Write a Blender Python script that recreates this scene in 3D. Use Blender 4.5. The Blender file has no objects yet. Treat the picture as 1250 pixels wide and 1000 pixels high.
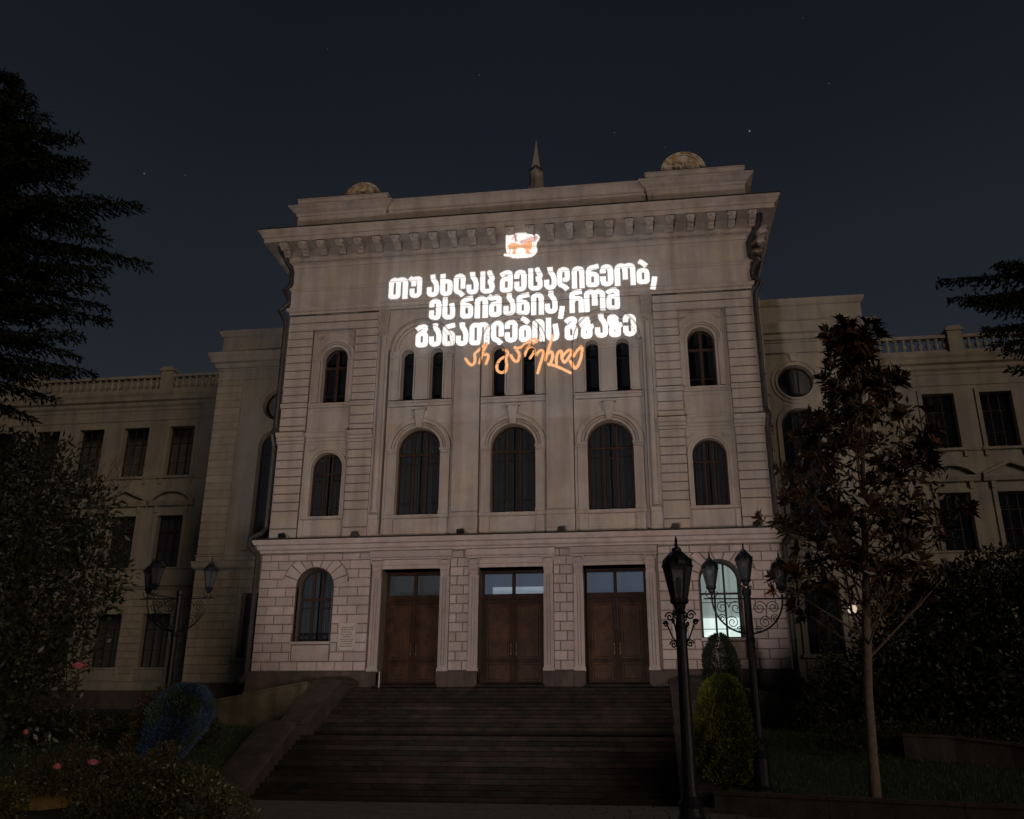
import bpy, math, random
import numpy as np
from mathutils import Vector, Matrix
from mathutils.bvhtree import BVHTree
random.seed(7); rng = np.random.default_rng(7)
R = math.radians
sc = bpy.context.scene
col = sc.collection

# ---------------------------------------------------------------- camera
cam_d = bpy.data.cameras.new('camera'); cam = bpy.data.objects.new('camera', cam_d); col.objects.link(cam)
YAW, PIT, ROL = R(-8.10), R(19.92), R(0.30)
fw = Vector((math.sin(YAW)*math.cos(PIT), math.cos(YAW)*math.cos(PIT), math.sin(PIT)))
rt = Vector((math.cos(YAW), -math.sin(YAW), 0)); up = rt.cross(fw)
r2 = rt*math.cos(ROL)+up*math.sin(ROL); u2 = -rt*math.sin(ROL)+up*math.cos(ROL)
mw = Matrix((r2, u2, -fw)).transposed().to_4x4(); mw.translation = Vector((5.304, -37.270, -1.929))
cam.matrix_world = mw
cam_d.sensor_width = 36; cam_d.lens = 1100.2/1250*36; cam_d.clip_start = .05; cam_d.clip_end = 2000
sc.camera = cam

# ---------------------------------------------------------------- sky, city glow, exposure
w = bpy.data.worlds.new('World'); sc.world = w; w.use_nodes = True
nt = w.node_tree; nt.nodes.clear()
def nn(t, ty, **k):
    n = t.nodes.new(ty)
    for a, b in k.items(): setattr(n, a, b)
    return n
tc = nn(nt, 'ShaderNodeTexCoord'); sp = nn(nt, 'ShaderNodeSeparateXYZ'); nt.links.new(tc.outputs['Generated'], sp.inputs[0])
cr = nn(nt, 'ShaderNodeValToRGB'); nt.links.new(sp.outputs['Z'], cr.inputs[0])
el = cr.color_ramp.elements
el[0].position = 0.0; el[0].color = (.027, .030, .038, 1)
el[1].position = 1.0; el[1].color = (.0032, .0044, .0075, 1)
for p_, c_ in ((.25, (.0215, .0248, .0325)), (.42, (.0138, .0168, .0230)), (.60, (.0084, .0104, .0155)), (.75, (.0058, .0072, .0108))):
    e = el.new(p_); e.color = (*c_, 1)
def pixdir(x, y):
    return (fw*1 + r2*((x-625)/1100.2) - u2*((y-500)/1100.2)).normalized()
last = cr.outputs['Color']
for (x, y, b, s) in ((915, 160, .22, .00075), (176, 212, .12, .0006), (226, 214, .07, .0005), (750, 162, .08, .0005), (1012, 102, .07, .0005), (585, 92, .05, .0005), (812, 180, .05, .0005), (400, 60, .04, .0005), (980, 22, .05, .0005)):
    d = pixdir(x, y)
    vm = nn(nt, 'ShaderNodeVectorMath', operation='DISTANCE'); nt.links.new(tc.outputs['Generated'], vm.inputs[0]); vm.inputs[1].default_value = d
    lt = nn(nt, 'ShaderNodeMath', operation='LESS_THAN'); nt.links.new(vm.outputs['Value'], lt.inputs[0]); lt.inputs[1].default_value = s
    mx = nn(nt, 'ShaderNodeMixRGB', blend_type='ADD'); nt.links.new(lt.outputs[0], mx.inputs[0]); nt.links.new(last, mx.inputs[1]); mx.inputs[2].default_value = (b, b*.95, b*.9, 1)
    last = mx.outputs[0]
hz = nn(nt, 'ShaderNodeTexNoise'); hz.inputs['Scale'].default_value = 2.2; hz.inputs['Detail'].default_value = 4; nt.links.new(tc.outputs['Generated'], hz.inputs['Vector'])
hm = nn(nt, 'ShaderNodeMapRange'); hm.inputs[1].default_value = .35; hm.inputs[2].default_value = .65; hm.inputs[3].default_value = .93; hm.inputs[4].default_value = 1.07; nt.links.new(hz.outputs['Fac'], hm.inputs[0])
hs = nn(nt, 'ShaderNodeVectorMath', operation='SCALE'); nt.links.new(last, hs.inputs[0]); nt.links.new(hm.outputs[0], hs.inputs['Scale']); last = hs.outputs[0]
bg = nn(nt, 'ShaderNodeBackground'); bg.inputs['Strength'].default_value = 1.0
ow = nn(nt, 'ShaderNodeOutputWorld'); nt.links.new(last, bg.inputs[0]); nt.links.new(bg.outputs[0], ow.inputs[0])

def light(name, ty, loc, target=None, direction=None, **k):
    d = bpy.data.lights.new(name, ty); o = bpy.data.objects.new(name, d); col.objects.link(o); o.location = loc
    v = Vector(direction) if direction else Vector(target)-Vector(loc)
    o.rotation_euler = v.to_track_quat('-Z', 'Y').to_euler()
    for a, b in k.items(): setattr(d, a, b)
    return o
# the lit city behind the camera: soft, warm, low
light('city_glow', 'SUN', (0, -60, 20), direction=(-.80, 1.0, -.20), energy=.60, angle=R(22), color=(1.0, .81, .64))
PROJ = Vector((3.6, -30.5, -3.30))           # the projector's lens
AIM = Vector((.4, .15, 16.2))
light('projector_lamp', 'SPOT', PROJ, target=AIM, energy=185000, spot_size=R(44), spot_blend=0.0, shadow_soft_size=.0004, color=(.93, .98, 1.0))
light('letter_halo_lamp', 'SPOT', PROJ, target=AIM, energy=24000, spot_size=R(44), spot_blend=0.0, shadow_soft_size=.013, color=(.80, .93, 1.0))  # added wider lamp through the slide, for a soft halo round the letters
light('added_wash_lamp', 'SPOT', (0.4, -31.5, -3.1), target=(0.1, 0, 10.5), energy=12700, spot_size=R(54), spot_blend=.5, shadow_soft_size=.9, color=(1.0, .885, .845))  # added unseen lamp, brightens the central block more than the wings
vs = sc.view_settings; vs.view_transform = 'Standard'; vs.look = 'None'; vs.gamma = 1; vs.exposure = 0; vs.use_curve_mapping = False
sc.cycles.max_bounces = 6; sc.cycles.transparent_max_bounces = 12; sc.cycles.use_denoising = True

# ---------------------------------------------------------------- materials
def mat(name, color, rough=.8, metal=0, noise=.15, scale=1.5, bump=.0, bscale=20, rand=0, spec=.4, stain=0, emit=None, hue=0):
    m = bpy.data.materials.new(name); m.use_nodes = True; t = m.node_tree; b = t.nodes['Principled BSDF']
    b.inputs['Roughness'].default_value = rough; b.inputs['Metallic'].default_value = metal
    b.inputs['Specular IOR Level'].default_value = spec
    g = nn(t, 'ShaderNodeNewGeometry')
    n1 = nn(t, 'ShaderNodeTexNoise'); n1.inputs['Scale'].default_value = scale; n1.inputs['Detail'].default_value = 8; n1.inputs['Roughness'].default_value = .65
    t.links.new(g.outputs['Position'], n1.inputs['Vector'])
    mr = nn(t, 'ShaderNodeMapRange'); mr.inputs[1].default_value = .3; mr.inputs[2].default_value = .7
    mr.inputs[3].default_value = 1-noise; mr.inputs[4].default_value = 1+noise
    t.links.new(n1.outputs['Fac'], mr.inputs[0]); val = mr.outputs[0]
    def mul(a, b_):
        q = nn(t, 'ShaderNodeMath', operation='MULTIPLY'); t.links.new(a, q.inputs[0]); t.links.new(b_, q.inputs[1]); return q.outputs[0]
    if stain:
        mp = nn(t, 'ShaderNodeMapping'); mp.inputs['Scale'].default_value = (1.6, 1.6, .12); t.links.new(g.outputs['Position'], mp.inputs[0])
        n2 = nn(t, 'ShaderNodeTexNoise'); n2.inputs['Scale'].default_value = 1.3; n2.inputs['Detail'].default_value = 5; t.links.new(mp.outputs[0], n2.inputs['Vector'])
        m2 = nn(t, 'ShaderNodeMapRange'); m2.inputs[1].default_value = .42; m2.inputs[2].default_value = .72; m2.inputs[3].default_value = 1.04; m2.inputs[4].default_value = 1-stain
        t.links.new(n2.outputs['Fac'], m2.inputs[0]); val = mul(val, m2.outputs[0])
    if rand:
        oi = nn(t, 'ShaderNodeObjectInfo'); m3 = nn(t, 'ShaderNodeMapRange'); m3.inputs[3].default_value = 1-rand; m3.inputs[4].default_value = 1+rand
        t.links.new(oi.outputs['Random'], m3.inputs[0]); val = mul(val, m3.outputs[0])
    vmm = nn(t, 'ShaderNodeVectorMath', operation='SCALE'); 
    if hue:
        n4 = nn(t, 'ShaderNodeTexNoise'); n4.inputs['Scale'].default_value = scale*.7; t.links.new(g.outputs['Position'], n4.inputs['Vector'])
        cm = nn(t, 'ShaderNodeMixRGB'); cm.inputs[1].default_value = (*color, 1); cm.inputs[2].default_value = (*hue, 1)
        m5 = nn(t, 'ShaderNodeMapRange'); m5.inputs[1].default_value = .4; m5.inputs[2].default_value = .62; t.links.new(n4.outputs['Fac'], m5.inputs[0])
        t.links.new(m5.outputs[0], cm.inputs[0]); t.links.new(cm.outputs[0], vmm.inputs[0])
    else: vmm.inputs[0].default_value = color
    t.links.new(val, vmm.inputs['Scale']); t.links.new(vmm.outputs[0], b.inputs['Base Color'])
    if bump:
        n3 = nn(t, 'ShaderNodeTexNoise'); n3.inputs['Scale'].default_value = bscale; n3.inputs['Detail'].default_value = 6; t.links.new(g.outputs['Position'], n3.inputs['Vector'])
        bp = nn(t, 'ShaderNodeBump'); bp.inputs['Strength'].default_value = bump; bp.inputs['Distance'].default_value = .03
        t.links.new(n3.outputs['Fac'], bp.inputs['Height']); t.links.new(bp.outputs[0], b.inputs['Normal'])
    if emit: b.inputs['Emission Color'].default_value = (*emit[:3], 1); b.inputs['Emission Strength'].default_value = emit[3]
    return m
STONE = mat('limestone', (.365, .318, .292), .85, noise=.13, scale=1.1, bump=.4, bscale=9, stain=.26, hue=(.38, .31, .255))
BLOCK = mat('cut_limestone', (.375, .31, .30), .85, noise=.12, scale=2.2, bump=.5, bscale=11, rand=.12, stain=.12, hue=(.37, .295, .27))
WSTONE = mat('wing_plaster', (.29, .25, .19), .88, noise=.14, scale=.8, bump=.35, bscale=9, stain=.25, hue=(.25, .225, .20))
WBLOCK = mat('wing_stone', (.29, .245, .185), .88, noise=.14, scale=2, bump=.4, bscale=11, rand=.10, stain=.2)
PLINTH = mat('dark_basalt', (.070, .048, .040), .8, noise=.3, scale=2.5, bump=.5, bscale=8, stain=.4)
STEP = mat('worn_red_basalt', (.026, .0165, .0140), .9, spec=.15, noise=.55, scale=1.6, bump=.6, bscale=14, rand=.38, hue=(.017, .0155, .0115))
TIN = mat('dark_tin_flashing', (.030, .024, .020), .6, spec=.2)
YKERB = mat('kerb_warm_light_tint', (.20, .125, .03), .8, noise=.3, scale=4, stain=.3)  # ochre colour stands in for warm light falling on the kerb
RAMP = mat('weathered_render', (.085, .068, .042), .9, noise=.35, scale=1.5, bump=.5, bscale=8, stain=.5)
PAVE = mat('grey_paving', (.14, .125, .11), .8, noise=.2, scale=3, bump=.3, bscale=20, rand=.1)
JOINT = mat('paving_bed', (.04, .037, .03), .95)
LAWNM = mat('lawn_soil', (.020, .028, .012), .95, noise=.4, scale=2)
GRASSM = mat('grass_blade', (.030, .048, .014), .7, noise=.4, scale=1.5)
WOOD = mat('dark_brown_wood', (.042, .023, .017), .6, spec=.15, noise=.3, scale=4, stain=.3)
DOORW = mat('varnished_door_wood', (.026, .012, .008), .6, spec=.12, noise=.4, scale=3, stain=.35, hue=(.036, .016, .009))
DOORP = mat('door_panel_wood', (.046, .020, .012), .55, spec=.15, noise=.4, scale=3, stain=.35, hue=(.060, .026, .014))
GRIME_SHADE = mat('grimy_joint_and_shade', (.125, .10, .085), .95, noise=.2)  # dirty joint stone, also the colour of the painted shade lines
STONEB = STONE
IRON = mat('black_cast_iron', (.009, .009, .011), .45, spec=.3, noise=.2, scale=8, bump=.2, bscale=30)
PIPE = mat('painted_tin_pipe', (.030, .027, .026), .5, noise=.3, scale=3)
SIDEM = mat('side_wall_stucco', (.24, .20, .16), .9, noise=.15, stain=.2)
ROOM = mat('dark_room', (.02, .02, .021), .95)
CURT = mat('grey_curtain', (.085, .082, .088), .9, noise=.15, scale=1)
CURTW = mat('blue_grey_curtain', (.060, .066, .082), .9, noise=.15, scale=1)
BRASS = mat('dull_brass', (.07, .045, .025), .5, metal=.4)
LAMPG = mat('milky_bulb', (.16, .165, .17), .5)
MARBLE = mat('pale_plaque_marble', (.42, .37, .33), .5, noise=.12, scale=6, bump=.2)
GOLD = mat('mottled_medallion', (.44, .39, .30), .8, noise=.4, scale=6, bump=.5, bscale=14, hue=(.27, .17, .07))
BARK = mat('pale_grey_bark', (.16, .115, .085), .9, noise=.3, scale=6, bump=.7, bscale=25)
DBARK = mat('dark_bark', (.035, .027, .02), .95, noise=.3, scale=6, bump=.7, bscale=20)
CURTP = mat('pale_blue_curtain', (.12, .14, .17), .9, noise=.15, scale=1)
ROOM_WALL_GLOW = mat('glowing_room_wall', (.4, .45, .42), .9, emit=(.68, .80, .73, .34))  # wall emits by itself in place of the room's lamp light
ROOM_GLOW = mat('emissive_room_band', (.8, .85, .8), .9, emit=(.86, 1.0, .92, 1.05))  # emissive panel standing in for the bright lower band of the room
HALL_WALL_GLOW = mat('hall_wall_glow', (.03, .03, .04), .9, emit=(.62, .74, 1.0, .10))
HALL_DIM = mat('glowing_side_hall_wall', (.05, .05, .05), .9, emit=(.75, .78, .80, .035))  # hall back walls emit faintly in place of lamp light
HALL_GLOW = mat('emissive_hall_band', (.5, .55, .6), .9, emit=(.72, .84, 1.0, .30))  # upright emissive panel put in for the bright band in the transom
WARMLAMP = mat('warm_lamp_glass', (.9, .8, .6), .5, emit=(1.0, .86, .66, .55))
def foliage(name, c1, c2, rough=.45, spec=.4):
    m = mat(name, c1, rough, noise=.45, scale=2.2, hue=c2, spec=spec); return m
F_SPR = foliage('spruce_needles', (.014, .019, .011), (.018, .020, .010), .8, .1)
F_CED = foliage('cedar_needles', (.012, .018, .010), (.016, .018, .008), .8, .1)
F_BRD = foliage('broad_evergreen_leaf', (.030, .036, .018), (.042, .040, .026), .42)
F_MAG = foliage('magnolia_leaf', (.085, .036, .022), (.050, .038, .020), .38, .5)
F_MAG2 = foliage('dry_magnolia_leaf', (.26, .115, .035), (.18, .07, .03), .5)
F_HDG = foliage('dark_hedge_leaf', (.018, .021, .010), (.030, .029, .013), .55, .25)
F_THU = foliage('yellow_green_thuja', (.120, .120, .020), (.070, .080, .018), .7, .15)
F_THD = foliage('dark_thuja', (.018, .022, .014), (.024, .027, .016), .7, .15)
F_BLU = foliage('cypress_blue_light_tint', (.040, .062, .045), (.040, .072, .15), .7, .2)  # green leaves with the blue light on them mixed into the colour
F_BSH = foliage('glossy_shrub_leaf', (.038, .042, .014), (.055, .047, .018), .42)
F_ROS = foliage('rose_leaf', (.050, .045, .020), (.075, .050, .020), .5)
PETAL = mat('pink_rose_petal', (.62, .16, .20), .6, noise=.2, scale=20)
def glassmat(name, tint, gloss=.12):
    m = bpy.data.materials.new(name); m.use_nodes = True; t = m.node_tree; t.nodes.clear()
    tr = nn(t, 'ShaderNodeBsdfTransparent'); tr.inputs[0].default_value = (*tint, 1)
    gl = nn(t, 'ShaderNodeBsdfGlossy'); gl.inputs['Roughness'].default_value = .05; gl.inputs[0].default_value = (.8, .8, .8, 1)
    fr = nn(t, 'ShaderNodeFresnel'); fr.inputs[0].default_value = 1.5
    mx = nn(t, 'ShaderNodeMixShader'); t.links.new(fr.outputs[0], mx.inputs[0]); t.links.new(tr.outputs[0], mx.inputs[1]); t.links.new(gl.outputs[0], mx.inputs[2])
    o = nn(t, 'ShaderNodeOutputMaterial'); t.links.new(mx.outputs[0], o.inputs[0]); return m
GLASS = glassmat('window_glass', (.74, .78, .80))
LGLASS = glassmat('lantern_glass', (.50, .52, .55))
t = LGLASS.node_tree; df = nn(t, 'ShaderNodeBsdfDiffuse'); df.inputs[0].default_value = (.10, .105, .11, 1)
mx2 = nn(t, 'ShaderNodeMixShader'); mx2.inputs[0].default_value = .4; om = [n for n in t.nodes if n.type == 'OUTPUT_MATERIAL'][0]; ms = [n for n in t.nodes if n.type == 'MIX_SHADER' and n != mx2][0]
t.links.new(ms.outputs[0], mx2.inputs[1]); t.links.new(df.outputs[0], mx2.inputs[2]); t.links.new(mx2.outputs[0], om.inputs[0])
def filmmat(name, c):
    m = bpy.data.materials.new(name); m.use_nodes = True; t = m.node_tree; t.nodes.clear()
    tr = nn(t, 'ShaderNodeBsdfTransparent'); tr.inputs[0].default_value = (*c, 1)
    o = nn(t, 'ShaderNodeOutputMaterial'); t.links.new(tr.outputs[0], o.inputs[0]); return m
FILM_DARK = filmmat('slide_dark_film', (.0120, .0142, .0172))
FILM_ORANGE = filmmat('slide_orange_film', (.80, .36, .13))
FILM_PINK = filmmat('slide_pink_film', (.68, .40, .36))
FILM_ORANGE2 = filmmat('slide_emblem_orange_film', (.80, .33, .10))

# ---------------------------------------------------------------- mesh helpers
class MB:
    def __init__(s): s.v = []; s.f = []
    def add(s, v, f):
        n = len(s.v); s.v += [tuple(p) for p in v]; s.f += [tuple(i+n for i in q) for q in f]; return s
    def box(s, x0, x1, y0, y1, z0, z1):
        if x0 > x1: x0, x1 = x1, x0
        return s.add([(x0,y0,z0),(x1,y0,z0),(x1,y1,z0),(x0,y1,z0),(x0,y0,z1),(x1,y0,z1),(x1,y1,z1),(x0,y1,z1)],
            [(0,1,5,4),(1,2,6,5),(2,3,7,6),(3,0,4,7),(4,5,6,7),(3,2,1,0)])
    def prism(s, poly, y0, y1, bev=0):
        """xz polygon extruded from front y0 to back y1, optional front bevel"""
        n = len(poly)
        a = sum(poly[i][0]*poly[(i+1)%n][1]-poly[(i+1)%n][0]*poly[i][1] for i in range(n))
        if a < 0: poly = poly[::-1]
        rings = []
        if bev:
            ins = []
            for i in range(n):
                p0, p1, p2 = (np.array(poly[(i+k) % n], float) for k in (-1, 0, 1))
                e1 = p1-p0; e2 = p2-p1; e1 /= (np.linalg.norm(e1)+1e-9); e2 /= (np.linalg.norm(e2)+1e-9)
                n1 = np.array((-e1[1], e1[0])); n2 = np.array((-e2[1], e2[0])); b = n1+n2; d = max(.35, 1+n1@n2)
                ins.append(tuple(p1+b*bev/d))
            rings = [[(x, y0, z) for x, z in ins], [(x, y0+bev, z) for x, z in poly], [(x, y1, z) for x, z in poly]]
        else: rings = [[(x, y0, z) for x, z in poly], [(x, y1, z) for x, z in poly]]
        v = [p for r_ in rings for p in r_]; f = [tuple(range(n))]
        for k in range(len(rings)-1):
            for i in range(n):
                j = (i+1) % n; f.append((k*n+i, (k+1)*n+i, (k+1)*n+j, k*n+j))
        f.append(tuple(range((len(rings)-1)*n, len(rings)*n))[::-1])
        return s.add(v, f)
    def prismx(s, poly, x0, x1):
        """yz polygon extruded along x"""
        n = len(poly); v = [(x0, y, z) for y, z in poly]+[(x1, y, z) for y, z in poly]
        f = [tuple(range(n))[::-1], tuple(range(n, 2*n))]
        for i in range(n): j = (i+1) % n; f.append((i, j, n+j, n+i))
        return s.add(v, f)
    def ring(s, cx, cz, r0, r1, y0, y1, a0=0, a1=math.pi, n=24):
        full = abs(a1-a0) > 6.28
        v = []
        for i in range(n+1):
            a = a0+(a1-a0)*i/n; c, q = math.cos(a), math.sin(a)
            v += [(cx+r0*c, y0, cz+r0*q), (cx+r1*c, y0, cz+r1*q), (cx+r1*c, y1, cz+r1*q), (cx+r0*c, y1, cz+r0*q)]
        f = []
        for i in range(n):
            b = 4*i
            for k in range(4): f.append((b+k, b+4+k, b+4+(k+1) % 4, b+(k+1) % 4))
        if not full: f += [(0, 1, 2, 3), (4*n+3, 4*n+2, 4*n+1, 4*n)]
        return s.add(v, f)
    def tube(s, path, rad, n=8, cap=True):
        path = [Vector(p) for p in path]; rad = rad if isinstance(rad, (list, tuple)) else [rad]*len(path)
        m = len(path); v = []
        t0 = (path[1]-path[0]).normalized(); ref = Vector((0, 0, 1)) if abs(t0.z) < .9 else Vector((1, 0, 0))
        nr = t0.cross(ref).normalized()
        for i in range(m):
            t = (path[min(i+1, m-1)]-path[max(i-1, 0)]).normalized()
            nr = (nr-t*nr.dot(t)); nr = nr.normalized() if nr.length > 1e-6 else t.orthogonal().normalized()
            bn = t.cross(nr)
            for k in range(n):
                a = 2*math.pi*k/n; v.append(path[i]+(nr*math.cos(a)+bn*math.sin(a))*rad[i])
        f = [(i*n+k, i*n+(k+1) % n, (i+1)*n+(k+1) % n, (i+1)*n+k) for i in range(m-1) for k in range(n)]
        if cap: f += [tuple(range(n))[::-1], tuple(range((m-1)*n, m*n))]
        return s.add(v, f)
    def lathe(s, prof, c, n=12, rot=0):
        """profile (r,z) about vertical axis at c"""
        v = []; m = len(prof)
        for r_, z in prof:
            for k in range(n):
                a = rot+2*math.pi*k/n; v.append((c[0]+r_*math.cos(a), c[1]+r_*math.sin(a), c[2]+z))
        f = [(i*n+k, i*n+(k+1) % n, (i+1)*n+(k+1) % n, (i+1)*n+k) for i in range(m-1) for k in range(n)]
        f += [tuple(range(n))[::-1], tuple(range((m-1)*n, m*n))]
        return s.add(v, f)
    def mould(s, pts, x0, x1, y0, ends=True):
        """front moulding: pts (outset, z) bottom to top, front plane y0"""
        n = len(pts); v = [(x0, y0-o, z) for o, z in pts]+[(x1, y0-o, z) for o, z in pts]
        f = [(i, n+i, n+i+1, i+1) for i in range(n-1)]
        f += [tuple(range(n)), tuple(range(n, 2*n))[::-1]]
        return s.add(v, f)
    def mouldring(s, pts, X, y0, yb):
        """moulding wrapping the front and both sides of a block of half width X"""
        v = []
        for o, z in pts: v += [(-X-o, yb, z), (-X-o, y0-o, z), (X+o, y0-o, z), (X+o, yb, z)]
        f = []
        for i in range(len(pts)-1):
            for k in range(3): f.append((4*i+k, 4*i+k+1, 4*i+4+k+1, 4*i+4+k))
        return s.add(v, f)
def bare(name, mesh=None, parent=None, loc=None, **k):
    o = bpy.data.objects.new(name, mesh); col.objects.link(o)
    if parent: o.parent = parent
    if loc is not None: o.location = loc
    for a, b in k.items(): o[a] = b
    return o
def obj(name, mb, material, parent=None, smooth=False, loc=None, **k):
    me = bpy.data.meshes.new(name); me.from_pydata(mb.v, [], mb.f)
    me.materials.append(material)
    if smooth: me.shade_smooth()
    me.validate(); me.update()
    return bare(name, me, parent, loc, **k)
def thing(name, label, cat, loc=(0, 0, 0), group=None, rz=0):
    o = bare(name, None, None, loc, label=label, category=cat)
    if group: o['group'] = group
    o.rotation_euler.z = rz; return o
def copy_tree(o, loc, label=None, rz=None):
    c = o.copy(); col.objects.link(c); c.location = loc
    if rz is not None: c.rotation_euler.z = rz
    if label: c['label'] = label
    for ch in list(o.children):
        d = ch.copy(); col.objects.link(d); d.parent = c
        for g in list(ch.children):
            e = g.copy(); col.objects.link(e); e.parent = d
    return c
def part_copy(o, dx, parent=None):
    c = o.copy(); col.objects.link(c); c.location = (o.location[0]+dx, o.location[1], o.location[2])
    for g in list(o.children):
        e = g.copy(); col.objects.link(e); e.parent = c
    return c
def arc_pts(cx, cz, r, a0, a1, n):
    return [(cx+r*math.cos(a0+(a1-a0)*i/n), cz+r*math.sin(a0+(a1-a0)*i/n)) for i in range(n+1)]
def wall_opening(mb, x0, x1, z0, z1, ops, y0, y1):
    """front wall y0 with several openings (cx, half, zb, zt, arched) side by side, reveals to y1"""
    ops = sorted(ops); cur = x0
    for cx, h, zb, zt, ar in ops:
        a, b = cx-h, cx+h
        if a > cur+1e-4: mb.add([(cur,y0,z0),(a,y0,z0),(a,y0,z1),(cur,y0,z1)], [(0,1,2,3)])
        if zb > z0+1e-4:
            mb.add([(a,y0,z0),(b,y0,z0),(b,y0,zb),(a,y0,zb)], [(0,1,2,3)])
        mb.add([(a,y0,zb),(b,y0,zb),(b,y1,zb),(a,y1,zb)], [(0,1,2,3)])
        zs = zt-h if ar else zt
        if ar == 2: zs = (zb+zt)/2
        if ar == 2:  # round
            n = 32
            for i in range(n):
                t0, t1 = 2*math.pi*i/n, 2*math.pi*(i+1)/n
                p = (cx+h*math.cos(t0), zs+h*math.sin(t0)); q = (cx+h*math.cos(t1), zs+h*math.sin(t1))
                mb.add([(p[0],y0,p[1]),(q[0],y0,q[1]),(q[0],y1,q[1]),(p[0],y1,p[1])], [(3,2,1,0)])
                edge = z1 if (p[1]+q[1])/2 > zs else zb
                mb.add([(p[0],y0,p[1]),(q[0],y0,q[1]),(q[0],y0,edge),(p[0],y0,edge)], [(3,2,1,0)])
        else:
            for xx, sg in ((a, 1), (b, -1)):
                mb.add([(xx,y0,zb),(xx,y1,zb),(xx,y1,zs),(xx,y0,zs)], [(0,1,2,3)])
            if ar:
                pts = arc_pts(cx, zs, h, math.pi, 0, 20)
                for p, q in zip(pts, pts[1:]):
                    mb.add([(p[0],y0,p[1]),(q[0],y0,q[1]),(q[0],y0,z1),(p[0],y0,z1)], [(0,1,2,3)])
                    mb.add([(p[0],y0,p[1]),(q[0],y0,q[1]),(q[0],y1,q[1]),(p[0],y1,p[1])], [(0,1,2,3)])
            else:
                if z1 > zs+1e-4: mb.add([(a,y0,zs),(b,y0,zs),(b,y0,z1),(a,y0,z1)], [(0,1,2,3)])
                mb.add([(a,y0,zs),(b,y0,zs),(b,y1,zs),(a,y1,zs)], [(0,1,2,3)])
        cur = b
    if x1 > cur+1e-4: mb.add([(cur,y0,z0),(x1,y0,z0),(x1,y0,z1),(cur,y0,z1)], [(0,1,2,3)])
    return mb
def window(parent, cx, h, zb, zt, arched, y, cols, bars, curtain=None, fw_=.07, mw_=.05, matf=None, thin=()):
    """timber window: returns frame object with panes (and a curtain) as children. Built about x=0 and placed at cx."""
    matf = matf or WOOD
    zs = zt-h if arched == 1 else ((zt+zb)/2 if arched == 2 else zt)
    def top(x):
        if arched: return zs+math.sqrt(max(0, h*h-x*x))
        return zt
    m = MB(); d = .09
    if arched == 2: m.ring(0, zs, h-fw_, h, y, y+d, 0, 2*math.pi, 32)
    else:
        m.box(-h, -h+fw_, y, y+d, zb, zs); m.box(h-fw_, h, y, y+d, zb, zs); m.box(-h+fw_, h-fw_, y, y+d, zb, zb+fw_)
        if arched: m.ring(0, zs, h-fw_, h, y, y+d, 0, math.pi, 20)
        else: m.box(-h+fw_, h-fw_, y, y+d, zs-fw_, zs)
    xs = [-h+fw_+(2*h-2*fw_)*c for c in cols]
    for x in xs:
        bot = zb+fw_ if arched != 2 else zs-math.sqrt(max(0, (h-fw_)**2-x*x))
        m.box(x-mw_/2, x+mw_/2, y-.01, y+d-.02, bot, top(x)-fw_*.9)
    for z in bars:
        hw = (h-fw_) if z <= zs and arched != 2 else math.sqrt(max(.01, (h-fw_)**2-(z-zs)**2))
        m.box(-hw, hw, y-.005, y+d-.03, z-mw_/2, z+mw_/2)
    for z in thin: m.box(-h+fw_, h-fw_, y+.0, y+d-.04, z-.012, z+.012)
    f = obj('window', m, matf, parent, loc=(cx, 0, 0))
    ex = [-h+fw_]+xs+[h-fw_]; ez = [zb+fw_]+sorted(bars)+[None]
    for a, b in zip(ex, ex[1:]):
        for za, zb2 in zip(ez, ez[1:]):
            if arched == 2:
                n = 8; poly = [(a+(b-a)*i/n, zs-math.sqrt(max(0, (h-fw_)**2-(a+(b-a)*i/n)**2))) for i in range(n+1)]+[(b+(a-b)*i/n, zs+math.sqrt(max(0, (h-fw_)**2-(b+(a-b)*i/n)**2))) for i in range(n+1)]
            elif zb2 is None:
                if arched:
                    n = 6; ptop = [(b+(a-b)*i/n, zs+math.sqrt(max(0, (h-fw_)**2-(b+(a-b)*i/n)**2))) for i in range(n+1)]
                    poly = [(a, za), (b, za)]+[p for p in ptop if p[1] > za+.01]
                else: poly = [(a, za), (b, za), (b, zs-fw_), (a, zs-fw_)]
            else: poly = [(a, za), (b, za), (b, zb2), (a, zb2)]
            g = MB().add([(x, y+.04, z) for x, z in poly], [tuple(range(len(poly)))])
            obj('pane', g, GLASS, f)
    if curtain:
        c = MB(); n = 40; pts = []
        for side in ((-h+.02, -.03), (.03, h-.02)):
            k = len(c.v)
            for i in range(n+1):
                x = side[0]+(side[1]-side[0])*i/n; yy = y+.22+.035*math.sin(i*1.7)+.02*math.sin(i*.63)
                c.v += [(x, yy, zb), (x, yy, zt)]
            for i in range(n): c.f.append((k+2*i, k+2*i+2, k+2*i+3, k+2*i+1))
        obj('curtain', c, curtain, f)
    return f

# ================================================================ THE BUILDING
B = thing('university_building', 'large pale stone university building with arched windows, three tall doors and side wings', 'building', (0, 0, 0))
def bp(name, mb, m, **k): return obj(name, mb, m, B, **k)
SY = (-1, 1)
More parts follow.
